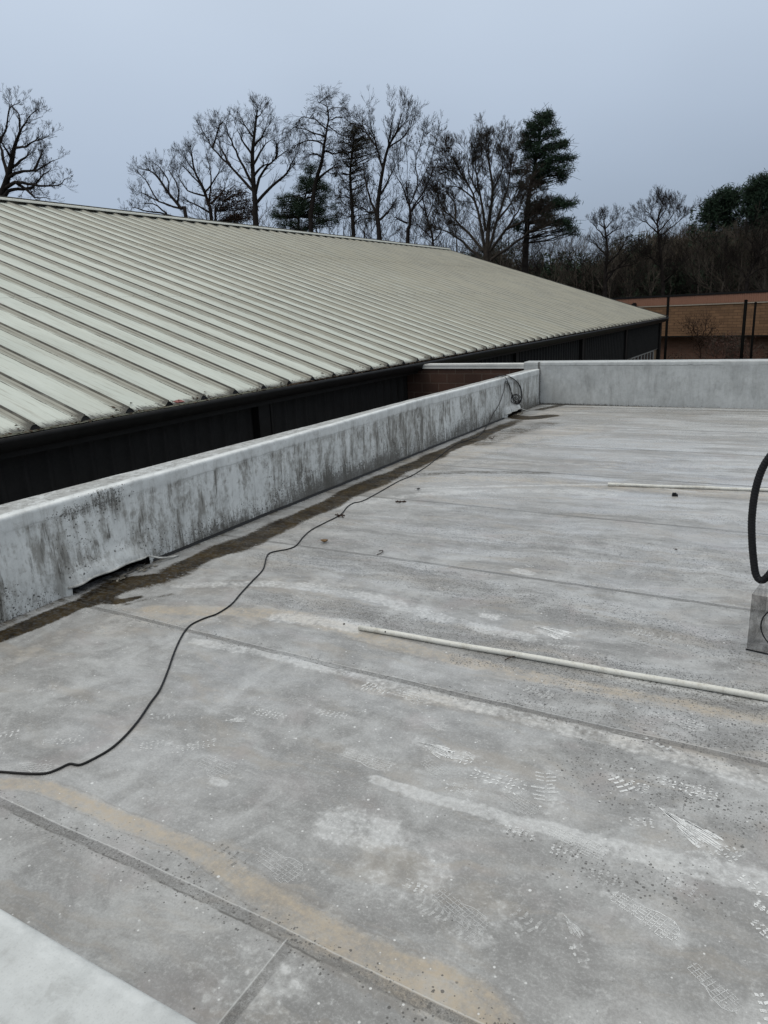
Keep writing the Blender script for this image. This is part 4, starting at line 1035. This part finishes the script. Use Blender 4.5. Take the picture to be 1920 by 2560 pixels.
_, ap, bs = traced_tree('bare_tree', Z2, 58, [(950, 760), (955, 610), (975, 480), (1003, 390), (1015, 310), (1028, 230), (1040, 150), (1030, 80)],
    [[(1012, 325), (1080, 340), (1155, 300)], [(1020, 255), (950, 225), (870, 205), (845, 215)], [(1026, 210), (965, 160), (905, 150), (880, 175)], [(1035, 170), (1100, 150), (1170, 190)], [(1032, 120), (1085, 100), (1145, 112)], [(1020, 300), (960, 270), (880, 290), (860, 310)], [(1010, 360), (960, 340), (930, 360)], [(975, 480), (1050, 420), (1100, 410)], [(1030, 190), (1080, 230), (1140, 260)], [(1032, 100), (1000, 75), (1015, 60)]],
    'slender twisting bare tree with fine drooping twigs, rising above the bushy green pine', 'tree', 5, .24, 3, tw=.70, density=0.76, droop=.10, up=.02)
leafy_tree('tall_pine', Z2, 61, [(1170, 790), (1162, 620), (1152, 450), (1165, 300), (1180, 200)], [(1170, 210, 45, 28, 12), (1200, 250, 90, 40, 26), (1240, 320, 80, 45, 24), (1130, 290, 60, 50, 14), (1110, 370, 50, 45, 14), (1190, 390, 80, 50, 18), (1090, 430, 30, 30, 5), (1150, 480, 60, 40, 8), (1240, 480, 60, 50, 9), (1110, 560, 60, 45, 8), (1210, 580, 60, 50, 9), (1250, 660, 50, 50, 7), (1110, 650, 40, 40, 4)],
    'tall thin pine with sparse brownish green crown right of the drooping bare tree', 'tree', 23, None, M_NEEDLE2, 95, .19, .11, r0=.24, csz=.42)
traced_tree('bare_tree', Z2, 57, [(1305, 800), (1292, 670), (1300, 560), (1322, 420), (1350, 305), (1395, 225), (1418, 130)],
    [[(1290, 660), (1250, 560), (1228, 460), (1220, 380)], [(1322, 420), (1285, 300), (1270, 230), (1245, 150)], [(1350, 305), (1368, 200), (1370, 115)], [(1350, 310), (1420, 262), (1468, 200), (1475, 135)], [(1300, 560), (1350, 480), (1395, 380)], [(1292, 690), (1350, 640), (1390, 580)], [(1285, 300), (1230, 220), (1210, 150)], [(1395, 225), (1440, 170), (1450, 120)], [(1292, 650), (1240, 640), (1200, 600)]],
    'slim bare tree with upswept branches just right of the tall thin pine', 'tree', 6, .24, 3, tw=.78, density=0.49)
rt, ap, bs = traced_tree('bare_tree', Z2, 57, [(1450, 815), (1462, 710), (1460, 610), (1442, 525)],
    [[(1460, 620), (1420, 500), (1382, 440), (1375, 360)], [(1442, 530), (1450, 400), (1440, 300), (1455, 220)], [(1464, 600), (1500, 500), (1490, 380), (1525, 280), (1530, 230)], [(1464, 640), (1550, 500), (1600, 390), (1630, 340)], [(1500, 520), (1570, 380), (1600, 270), (1612, 215)], [(1450, 700), (1400, 680), (1370, 660)], [(1442, 530), (1400, 430), (1410, 300), (1400, 250)], [(1500, 480), (1540, 360), (1570, 250)], [(1470, 640), (1530, 560), (1560, 440)]],
    'vase shaped bare tree holding a few dead leaves, left of the broad twiggy tree', 'tree', 7, .21, 3, tw=.62, density=0.42)
V, Q = leaf_cards([q[0] for q in ap if q[2] < .1], random.Random(3), 420, (.5, .5, .4), .07, .55)
link('dead_leaves', mesh_np('dead_leaves', V - bs, Q), M_LEAFB, rt)
traced_tree('bare_tree', Z3, 64, [(150, 690), (135, 600), (115, 520), (100, 450), (98, 425)], [[(135, 600), (170, 520), (175, 450)], [(115, 520), (70, 470), (50, 450)], [(140, 640), (90, 590), (60, 560)], [(120, 560), (150, 480), (140, 430)], [(145, 660), (190, 600), (195, 540)]],
    'small thin bare tree between the vase shaped tree and the broad twiggy tree', 'tree', 8, .12, 3, tw=.75, density=0.63)
traced_tree('bare_tree', Z3, 57, [(392, 760), (395, 650), (402, 560), (418, 430), (402, 310), (385, 225)],
    [[(385, 730), (370, 600), (340, 480), (300, 385), (235, 340), (200, 330)], [(395, 700), (440, 560), (482, 420), (500, 330), (512, 250)], [(375, 700), (310, 620), (250, 560), (180, 500), (150, 445)], [(365, 740), (285, 660), (210, 610), (160, 600)], [(405, 700), (480, 600), (530, 520), (560, 440)], [(385, 610), (362, 450), (340, 330), (350, 220)], [(410, 740), (520, 660), (600, 600), (640, 590)],
     [(300, 385), (250, 300), (240, 270)], [(340, 480), (280, 420), (200, 400)], [(418, 430), (460, 330), (450, 240)], [(362, 450), (310, 350), (320, 260)], [(250, 560), (240, 470), (190, 420)], [(440, 560), (500, 480), (540, 400)], [(480, 600), (560, 560), (620, 520)]],
    'broad twiggy multi stemmed bare tree left of the tall dark pine', 'tree', 9, .24, 3, mat=M_BARK3, tw=.95, density=0.76, nchild=(5, 7), rmin=.012)
leafy_tree('tall_pine', Z3, 60, [(565, 760), (572, 620), (580, 460), (600, 370), (618, 250), (640, 130), (652, 75)],
    [(655, 85, 42, 22, 14), (640, 125, 75, 32, 26), (660, 170, 70, 30, 20), (590, 180, 45, 35, 10), (570, 225, 45, 30, 12), (640, 240, 70, 28, 20), (735, 215, 45, 13, 14), (620, 300, 75, 40, 30), (740, 275, 42, 20, 15), (700, 330, 80, 24, 24), (735, 365, 35, 18, 8), (620, 380, 60, 25, 14), (545, 330, 30, 30, 8),
     (540, 420, 45, 35, 8), (650, 410, 40, 14, 4), (560, 480, 60, 35, 9), (690, 480, 80, 22, 22), (765, 490, 45, 20, 13), (640, 530, 70, 28, 16), (560, 570, 70, 40, 14), (680, 570, 60, 25, 14), (770, 570, 38, 14, 8), (740, 600, 55, 18, 8), (790, 610, 20, 18, 4)],
    'tallest dark green pine with tiered branches swept to the right', 'tree', 24, None, M_NEEDLE, 120, .20, .12, r0=.30, csz=.36)
leafy_tree('round_pine', Z3, 84, [(1465, 860), (1470, 700), (1475, 560), (1480, 480)], [(1480, 440, 50, 25, 22), (1460, 480, 70, 40, 40), (1420, 520, 60, 40, 28), (1500, 540, 45, 40, 14), (1400, 560, 50, 30, 14)],
    'round topped dark pine above the wood, left of the two near the right edge', 'tree', 25, None, M_NEEDLE, 130, .26, .14, r0=.28, csz=.62)
leafy_tree('round_pine', Z3, 82, [(1625, 860), (1620, 700), (1625, 560), (1635, 430)], [(1640, 395, 55, 30, 30), (1600, 440, 60, 45, 40), (1680, 450, 60, 60, 40), (1580, 500, 40, 50, 18), (1640, 530, 70, 50, 30), (1600, 580, 50, 40, 10)],
    'higher round topped dark pine at the right edge of the photo', 'tree', 26, None, M_NEEDLE, 130, .26, .14, r0=.30, csz=.62)
# single trees one can tell apart in front of the wood
traced_tree('bare_tree', Z3, 72, [(922, 905), (925, 800), (935, 700), (925, 610), (918, 552)],
    [[(925, 640), (890, 600), (865, 570)], [(922, 600), (950, 570), (965, 560)], [(930, 830), (970, 780), (1010, 740), (1050, 700)], [(932, 760), (990, 700), (1020, 640)], [(930, 800), (1000, 770), (1090, 750)], [(925, 640), (960, 610), (1000, 600)], [(930, 720), (890, 680), (870, 650)], [(922, 600), (900, 570), (905, 550)]],
    'bare tree with thick forked trunk at the front of the wood above the salmon fascia', 'tree', 10, .24, 3, tw=.62, density=0.58, mat=M_BARK)
traced_tree('bare_tree', Z3, 74, [(1185, 895), (1182, 800), (1175, 720), (1165, 620), (1160, 560), (1180, 500)],
    [[(1165, 620), (1110, 570), (1080, 560)], [(1163, 590), (1130, 530), (1140, 500)], [(1165, 610), (1220, 550), (1240, 490)], [(1168, 630), (1240, 580), (1290, 530)], [(1165, 560), (1195, 510), (1200, 488)], [(1185, 840), (1230, 800), (1250, 770)], [(1180, 780), (1140, 740), (1120, 700)]],
    'bare tree with straight trunk and fan shaped crown topping the wood in the middle', 'tree', 11, .20, 3, tw=.80, density=0.71, nchild=(5, 6), mat=M_BARK)
traced_tree('bare_tree', Z3, 74, [(1560, 885), (1572, 800), (1605, 740), (1625, 680), (1640, 620)],
    [[(1572, 810), (1620, 780), (1680, 770)], [(1605, 740), (1590, 680), (1560, 630)], [(1625, 690), (1680, 650), (1700, 600)], [(1568, 830), (1530, 780), (1510, 720)], [(1610, 730), (1660, 700), (1720, 700)]],
    'dark leaning bare tree at the front of the wood by the right edge', 'tree', 12, .20, 3, tw=.8, density=0.67, mat=M_BARK)

# the wood behind: five kinds of bare tree copied about, plus a low evergreen kind
def proto(seed, h, mat):
    rnd = random.Random(seed); T = Tubes(); C = Tubes(); x = y = 0; pts = [(0, 0, 0)]; n = 7
    for i in range(n):
        x += rnd.uniform(-.25, .25); y += rnd.uniform(-.25, .25); pts.append((x, y, h * .8 * (i + 1) / n))
    rad = list(np.linspace(.17, .035, n + 1)); T.add(pts, rad, 6)
    for i in range(2, n + 1):
        for _ in range(3):
            a = rnd.uniform(0, 6.28); e = rnd.uniform(.2, .9)
            grow(C, rnd, pts[i], (math.cos(a), math.sin(a), e + .2), h * rnd.uniform(.14, .26), rad[i] * .55, 3 if i > 3 else 2, up=.16, nchild=(4, 5), rmin=.014)
    V1, F1 = T.arrays(); V2, F2 = C.arrays()
    return mesh_np('trunk', V1, F1, True), mesh_np('branches', V2, F2, True)
protos = []
for k in range(5):
    a, c = proto(50 + k, 13.5 + k * .6, M_BARK2); a.materials.append(M_BARK2); c.materials.append(M_BARK2 if k % 2 else M_BARK); protos.append((a, c))
rw = random.Random(77); cnt = 0
for row, (Y, n) in enumerate(((77, 30), (83, 32), (90, 34), (98, 34))):
    for i in range(n):
        px = 1080 + (i + rw.uniform(.1, .9)) * (2420 - 1080) / n
        g = ray(px, 700); x = g[0] / g[1] * Y; y = Y + rw.uniform(-2.5, 2.5)
        want = np.interp(px, [1080, 1250, 1320, 1480, 1560, 1640, 1720, 1800, 1900, 2060], [640, 625, 600, 606, 612, 600, 585, 575, 560, 550]) + rw.uniform(-12, 30)
        zt = on_y(px, want, y)[2]; z0 = gz_at(y) - .1; s = max(.55, (zt - z0) / 14.2)
        r_ = empty('bare_tree', (x, y, z0), 'one of the slender leafless trees crowding the wood behind the brick building', 'tree', 'leafless trees of the wood', rw.uniform(0, 6.28)); r_.scale = (s * 1.15, s * 1.15, s)
        a, c = protos[rw.randrange(5)]
        for nm, me in (('trunk', a), ('branches', c)):
            o = bpy.data.objects.new(nm, me); COL.objects.link(o); o.parent = r_
# low leafless growth filling the gaps behind the ridge of the metal roof
for i in range(17):
    px = 520 + i * 45 + rw.uniform(-15, 15); y = rw.uniform(66, 74); g = ray(px, 600); x = g[0] / g[1] * y; z0 = gz_at(y) - .1
    ridge = 625 - (1117 - px) * .109 if px < 1117 else 625 + (px - 1117) * .305
    zt = on_y(px, ridge - rw.uniform(45, 105), y)[2]; s = (zt - z0) / 14.2
    r_ = empty('bare_tree', (x, y, z0), 'one of the low leafless trees whose twigs fill the gaps along the metal roof ridge', 'tree', 'low leafless trees behind the ridge', rw.uniform(0, 6.28)); r_.scale = (s * 1.25, s * 1.25, s)
    a, c = protos[rw.randrange(5)]
    for nm, me in (('trunk', a), ('branches', c)):
        o = bpy.data.objects.new(nm, me); COL.objects.link(o); o.parent = r_
# undergrowth and the deep of the wood, read as one mass
def thicket():
    g = np.random.RandomState(9); N = 220000
    px = g.uniform(1040, 2700, N); Y = g.uniform(88, 122, N)
    rr = np.stack([px - CX, np.full(N, 700 - CY), np.full(N, F)], 0); w = RW @ rr; x = w[0] / w[1] * Y
    z0 = -4.5 + 7.5 * np.clip((Y - 72) / 70, 0, 1) ** 1.3
    top = 7.2 + 2.6 * np.clip((px - 1500) / 420, -.4, 1) + 1.2 * vnoise(x, 61, 3.3) + .8 * vnoise(x, 62, 1.2)
    z = z0 + (top - z0) * g.uniform(0, 1, N) ** .8
    C = np.stack([x, Y, z], 1); a = g.normal(0, 1, (N, 3)) * np.array([.45, .45, 1.4]); a /= np.linalg.norm(a, axis=1)[:, None]
    b_ = np.cross(a, g.normal(0, 1, (N, 3))); b_ /= np.linalg.norm(b_, axis=1)[:, None]
    l = g.uniform(.4, 1.3, (N, 1)); wd = g.uniform(.02, .06, (N, 1))
    V = np.stack([C - a * l, C + b_ * wd, C + a * l, C - b_ * wd], 1).reshape(-1, 3)
    o = link('distant_wood', mesh_np('distant_wood', V, np.arange(N * 4).reshape(N, 4)), M_WOOD)
    tag(o, 'dark mass of distant woodland behind the leafless trees', 'woodland', None, 'stuff')
    # evergreens scattered in it
    N = 70000; cx = g.uniform(1040, 2100, 90); cy = g.uniform(84, 112, 90)
    rr = np.stack([cx - CX, np.full(90, 700 - CY), np.full(90, F)], 0); w = RW @ rr; X_ = w[0] / w[1] * cy
    tz = 5.0 + g.uniform(-3.5, 3.2, 90) + 2.0 * np.clip((cx - 1600) / 300, 0, 1)
    k = g.randint(0, 90, N); C = np.stack([X_[k], cy[k], tz[k]], 1) + np.clip(g.normal(0, 1, (N, 3)), -1.7, 1.7) * np.array([1.6, 1.4, 1.1])
    a = g.normal(0, 1, (N, 3)); a /= np.linalg.norm(a, axis=1)[:, None]; b_ = np.cross(a, g.normal(0, 1, (N, 3))); b_ /= np.linalg.norm(b_, axis=1)[:, None]
    V = np.stack([C - a * .3, C + b_ * .07, C + a * .3, C - b_ * .07], 1).reshape(-1, 3)
    o = link('evergreen_undergrowth', mesh_np('evergreen_undergrowth', V, np.arange(N * 4).reshape(N, 4)), M_NEEDLE)
    tag(o, 'dark green evergreen growth scattered through the distant wood', 'undergrowth', None, 'stuff')
thicket()

# small tree and shrubs in front of the brick building
Z6 = lambda a: (1400 + a[0] * .3134, 700 + a[1] * .3134)
rt, ap, bs = traced_tree('seed_pod_tree', Z6, 54, [(1120, 660), (1118, 560), (1105, 480), (1100, 420)], [[(1105, 500), (1060, 440), (1030, 380), (1000, 360)], [(1105, 490), (1150, 420), (1160, 350), (1170, 310)], [(1110, 500), (1180, 430), (1230, 380)], [(1100, 440), (1090, 370), (1080, 320)], [(1110, 520), (1160, 470), (1210, 440)], [(1105, 480), (1070, 400), (1060, 350)]],
    'small multi stemmed tree with dark seed pods in front of the brick wall', 'tree', 13, .07, 1, mat=M_LEAFB, tw=.45, density=0.58, rmin=.008)
V, Q = leaf_cards([q[0] for q in ap if q[2] < .04], random.Random(6), 900, (.28, .28, .2), .045, .6)
link('seed_pods', mesh_np('seed_pods', V - bs, Q), M_LEAFB, rt)
def shrub(px0, px1, ytop, Y, n, label, mat, seed, nl):
    rnd = random.Random(seed); c = on_y((px0 + px1) / 2, 900, Y); base = np.array([c[0], Y, -4.5]); hw = (on_y(px1, 900, Y)[0] - on_y(px0, 900, Y)[0]) / 2; zt = on_y((px0 + px1) / 2, ytop, Y)[2]
    root = empty('shrub', tuple(base), label, 'shrub'); T = Tubes(); tips = []
    for _ in range(n):
        a = rnd.uniform(-1, 1); x = a * hw * .5; h = (zt + 4.5) * (1 - .35 * a * a) * rnd.uniform(.75, 1.0)
        p = (x * .4, rnd.uniform(-.3, .3), 0); pts = [p, (x * .7, p[1] * 1.5, h * .45), (x * 1.4, p[1] * 2.5, h * .8), (x * 1.9 + rnd.uniform(-.2, .2), p[1] * 3, h)]
        T.add(pts, [.03, .022, .015, .008], 4)
        for q in pts[1:]:
            tips += [q, q]
            for __ in range(3): grow(T, rnd, q, norm((rnd.gauss(0, 1), rnd.gauss(0, 1), .8)), rnd.uniform(.4, .9), .012, 1, rmin=.007)
    V, Fc = T.arrays(); link('stems', mesh_np('stems', V, Fc, True), M_BARK2, root)
    V, Q = leaf_cards([(q[0], q[1], q[2]) for q in tips], rnd, nl, (.30, .3, .40), .05, .55); link('foliage', mesh_np('foliage', V, Q), mat, root)
shrub(1735, 1880, 838, 54.5, 34, 'wide reddish brown shrub in front of the lower brick wall between the dark poles', M_PODS, 31, 5200)
shrub(1672, 1704, 886, 54.5, 8, 'small dark bush top showing above the far parapet near the building corner', M_LEAFB, 32, 900)
shrub(1893, 1935, 878, 54.5, 10, 'low dark bush at the right edge beyond the thin pole', M_LEAFB, 33, 900)

# ------------------------------------------------------------------ things lying on the roof
D = lambda a, b: (a * 1920 / 1659, b * 1920 / 1659)
def cord():
    p = [on_z(*D(a, b), .006) for a, b in [(-40, 1664), (0, 1667), (60, 1671), (100, 1670), (128, 1660), (150, 1650), (172, 1652), (200, 1640), (238, 1618), (270, 1590), (300, 1555), (325, 1518), (345, 1490), (362, 1450), (378, 1405), (395, 1370), (412, 1350), (440, 1336), (470, 1325), (500, 1305), (520, 1282), (545, 1255), (568, 1230), (575, 1205), (582, 1195), (600, 1190), (622, 1186), (640, 1178), (655, 1160), (672, 1145), (700, 1130), (735, 1112), (750, 1095), (765, 1086), (790, 1079), (860, 1040), (890, 1027), (925, 1005), (950, 985), (985, 960), (1022, 947)]]
    Z5 = lambda a, b: (960 + a * .3014, 700 + b * .3014)
    xw = -4.535
    up = [on_z(*Z5(800, 1280), .006), on_x(*Z5(868, 1188), -4.50)] + [on_x(*Z5(a, b), xw) for a, b in [(905, 1110), (950, 1040), (985, 950), (1000, 890), (1005, 848), (1018, 842), (1040, 870), (1050, 905), (1060, 950), (1075, 985), (1100, 1010), (1130, 1003), (1138, 985), (1125, 960), (1100, 948), (1075, 955), (1055, 985), (1060, 1012), (1085, 1028), (1115, 1022), (1137, 1000), (1142, 950), (1138, 900), (1110, 850), (1060, 810), (1010, 792)]]
    a = catmull(p + up, 7)
    b = MB(); b.tube(a, .0055, 8)
    # second loop hung over the top of the parapet
    q = [on_x(*Z5(a_, b_), xw + .012) for a_, b_ in [(985, 792), (1040, 800), (1090, 832), (1125, 875), (1136, 930), (1140, 985), (1128, 1015), (1100, 1012), (1075, 990), (1068, 962), (1085, 950), (1115, 965), (1130, 1000), (1118, 1022), (1095, 1020), (1070, 975), (1050, 920), (1030, 850), (1010, 812), (985, 800)]]
    q = [on_z(*Z5(930, 800), .72), on_z(*Z5(960, 793), .725)] + q + [on_z(*Z5(950, 800), .722), on_z(*Z5(915, 806), .715)]
    b.tube(catmull(q, 7), .0055, 8)
    q3 = [on_x(*Z5(a_, b_), xw + .02) for a_, b_ in [(1000, 790), (1060, 812), (1108, 850), (1132, 905), (1144, 960), (1135, 1010), (1105, 1030), (1075, 1010), (1085, 975), (1110, 985), (1128, 1025), (1138, 1060), (1140, 1085)]]
    q3 = [on_z(*Z5(940, 798), .722)] + q3
    b.tube(catmull(q3, 7), .0055, 8)
    q4 = [on_x(*Z5(a_, b_), xw + .015) for a_, b_ in [(1005, 850), (1030, 865), (1045, 900), (1058, 935), (1080, 975), (1118, 1000), (1140, 990)]]
    b.tube(catmull(q4, 7), .0055, 8)
    o = b.build('extension_cord', M_BLACK, smooth=True); tag(o, 'thin black cord snaking over the roof and coiled over the stained parapet', 'cord')
cord()
def pipe(name, A, Bp, r, label, far=1.0, coupling=False, holes=()):
    a = on_z(*A, r); c = on_z(*Bp, r); d = c - a; c = a + d * far; L = np.linalg.norm(c - a); u = (c - a) / L
    e = empty(name, tuple(a), label, 'pipe', 'white plastic pipes on the roof')
    n = 24; P = [u * L * i / n + np.array([0, 0, .002 * math.sin(i * .9)]) for i in range(n + 1)]
    b = MB()
    # hollow end
    ns = 20; w = np.cross(u, [0, 0, 1]); w /= np.linalg.norm(w); k = np.cross(w, u)
    ring = lambda s, rr, off: [tuple(np.array(off) + rr * (math.cos(t) * w + math.sin(t) * k)) for t in np.linspace(0, 2 * math.pi, ns, endpoint=False)]
    vs = []
    for p_ in P: vs += ring(0, r, p_)
    vs += ring(0, r * .84, P[0]); vs += ring(0, r * .84, P[0] + u * .25)
    fs = [(i * ns + j, (i + 1) * ns + j, (i + 1) * ns + (j + 1) % ns, i * ns + (j + 1) % ns) for i in range(n) for j in range(ns)]
    bi = (n + 1) * ns
    fs += [(j, (j + 1) % ns, bi + (j + 1) % ns, bi + j) for j in range(ns)] + [(bi + j, bi + (j + 1) % ns, bi + ns + (j + 1) % ns, bi + ns + j) for j in range(ns)]
    fs += [tuple(n * ns + j for j in range(ns))]
    b.poly(vs, fs); b.build('tube', M_PVC, e, smooth=True)
    if coupling:
        b = MB(); b.tube([u * -.01, u * -.005, u * .10, u * .105], [r * 1.1, r * 1.22, r * 1.22, r * 1.1], 20); b.build('coupling', M_PVC, e, smooth=True)
    for h_ in holes:
        b = MB(); q = P[0] + u * h_ + (k * .8 - w * -.55) * 0 + k * r * .75 + np.array([0, 0, 0]); side = (k * .55 + (-w if w[1] > 0 else w) * .83); q = u * h_ + side * r * .985
        b.tube([q, q + side * .0025], [.005, .005], 10); b.build('drilled_hole', M_BLACK, e)
pipe('plastic_pipe', (898, 1569), (1920, 1745), .0165, 'long white plastic pipe lying nearest, with a tan stain below it', 1.35, holes=(.19,))
pipe('plastic_pipe', (1522, 1211), (1920, 1225), .0165, 'farther white plastic pipe with a thicker collar on its left end', 1.6, coupling=True)

# corrugated hose looping in from the right, with the clear plastic hood it serves
def hose():
    Y = 4.45
    P = [on_y(*q, Y + dy) for q, dy in [((2560, 1500), .5), ((2500, 1400), .45), ((2400, 1250), .3), ((2250, 1110), .15), ((2100, 1055), .05), ((2010, 1070), .0), ((1955, 1108), 0), ((1912, 1160), 0), ((1890, 1220), 0), ((1880, 1290), 0), ((1880, 1350), 0), ((1884, 1400), 0), ((1890, 1437), -.01), ((1903, 1451), -.02), ((1920, 1440), -.03), ((1945, 1408), -.03), ((1985, 1368), -.02), ((2030, 1345), .0), ((2075, 1360), .03), ((2098, 1420), .05), ((2100, 1480), .06)]]
    P = catmull(P, 14); s = np.concatenate([[0], np.cumsum(np.linalg.norm(np.diff(P, axis=0), axis=1))])
    t = np.arange(0, s[-1], .0035); Q = np.stack([np.interp(t, s, P[:, i]) for i in range(3)], 1)
    r = .0205 + .0008 * np.sin(t / .0085 * 2 * math.pi * .5)
    b = MB(); b.tube(Q, r, 14); o = b.build('corrugated_hose', M_BLACK, smooth=True)
    tag(o, 'black corrugated hose looping into view at the right edge', 'hose')
hose()
def hood():
    p = on_z(1866, 1626); e = empty('clear_plastic_hood', (p[0], p[1], 0), 'smoky see through plastic hood with a round black ring at the right edge', 'hood')
    mg = Mat('smoky_clear_plastic'); n_ = mg.noise(mg.objc(), 9, 4, .6); n2_ = mg.noise(mg.objc(), 30, 4, .7)
    c_ = mg.mix(mg.ss(n2_, .4, .7), (.03, .028, .025), (.15, .14, .13))
    mgm = mg.bsdf(c_, .12, .6, alpha=mg.ss(n_, .36, .60) * .26 + .13)
    h = .335; w = .62; dpt = .42; t = .004
    b = MB(); b.box(0, w, 0, t, .004, h).box(0, t, t, dpt, .004, h)
    o = b.build('shell', mgm, e)
    r = MB(); a = np.linspace(0, 2 * math.pi, 40, endpoint=False); pts = [(.235 + .175 * math.cos(q), -.006, .175 + .145 * math.sin(q)) for q in a]; pts.append(pts[0]); pts.append(pts[1])
    r.tube(pts, .0035, 8, cap=False); r.build('ring', M_BLACK, e, smooth=True)
    mo = MB(); mo.tube([(.36, .2, .004), (.36, .2, .20), (.36, .2, .22), (.36, .2, .34), (.36, .2, .40)], [.12, .12, .085, .08, .05], 24); mo.build('motor', M_BLACK, e, smooth=True)
    f = MB(); f.box(-.004, w + .004, -.004, -.001, .004, .012); f.build('bottom_edge', M_BLACK, e)
    e.rotation_euler = (0, 0, R(-9))
hood()

# leaf, twigs and crumbs
def leaf(pxy, s, label, mat, ang, curl=.5):
    p = on_z(*pxy); n = 8; b = MB(); vs = []
    for i in range(n + 1):
        t = i / n; w = math.sin(t * math.pi) ** .8 * .36 * s; z = .004 + curl * s * .5 * (t - .5) ** 2 * 2
        x = (t - .5) * s
        vs += [(x, -w, z + w * .6), (x, 0, z), (x, w, z + w * .75)]
    fs = [(i * 3 + k, (i + 1) * 3 + k, (i + 1) * 3 + k + 1, i * 3 + k + 1) for i in range(n) for k in (0, 1)]
    b.poly(vs, fs); b.tube([(-s * .5, 0, .006 + curl * s * .2), (-s * .72, s * .06, .02), (-s * .85, s * .05, .012)], .0015, 5)
    o = b.build('fallen_leaf', mat, smooth=True); o.location = (p[0], p[1], .001); o.rotation_euler = (0, 0, ang); tag(o, label, 'leaf'); return o
M_LEAF1 = simple('curled_leaf', (.13, .075, .03), .7, .4, 60)
leaf((811, 1357), .075, 'curled brown leaf lying just right of the cord beside a lap seam', M_LEAF1, .3, 1.2)
leaf((1046, 1225), .05, 'small dark curled leaf on the roof right of the cord, farther than the twig cluster', M_BLACK, .8, 1.2)
leaf((1690, 1376), .025, 'tiny dark crumb on the pale roof below the farther pipe', M_LEAFB, .2)
def twig(pts, r, label, name='twig', extra=()):
    P = [on_z(a, b_, .004 + k) for a, b_, k in pts]; b = MB(); b.tube(catmull(P, 5), r, 6)
    for ex in extra: b.tube(catmull([on_z(a, b_, .004 + k) for a, b_, k in ex], 4), r * .8, 6)
    o = b.build(name, M_LEAFB, smooth=True); tag(o, label, 'twig')
twig([(942, 1387, 0), (950, 1384, .004), (957, 1379, .006), (956, 1376, .002), (947, 1377, 0)], .0028, 'small hooked dark twig on the roof right of the curled brown leaf')
twig([(1262, 1650, 0), (1272, 1645, .008), (1284, 1641, .01), (1290, 1640, .008)], .0025, 'thin curved dark twig against the near side of the nearest pipe')
twig([(838, 1286, 0), (850, 1289, .012), (862, 1288, 0)], .005, 'dark seed cluster caught under the black cord', 'seed_cluster', [[(845, 1293, 0), (853, 1289, .01), (858, 1294, 0)], [(843, 1284, .01), (850, 1289, .014), (858, 1285, .004)]])
twig([(989, 1254, 0), (1000, 1254, .012), (1015, 1254, 0)], .006, 'dark broken twig cluster on a lap seam right of the cord', 'seed_cluster', [[(1000, 1252, .02), (1004, 1254, .01), (1012, 1252, 0)], [(993, 1252, .004), (1001, 1256, .006)]])
p = on_z(1687, 1240); b = MB(); b.box(-.026, .026, -.02, .02, .0, .02).box(-.022, .012, -.014, .014, .0205, .032); o = b.build('rubber_chunk', M_BLACK); o.location = (p[0], p[1], .001); o.rotation_euler = (0, 0, .3); tag(o, 'small black rubber chunk on the roof just below the farther pipe', 'debris')
# the bits near the foot of the parapet
twig([(1222, 1094, 0), (1230, 1097, .015), (1236, 1090, .02)], .004, 'bit of dark debris where the cord meets the foot of the parapet', 'seed_cluster', [[(1226, 1092, 0), (1231, 1098, .01)]])
twig([(858 * 1, 1560, 0), (862, 1559, .002)], .004, 'tiny dark pellet beside the end of the nearest pipe', 'seed_cluster')
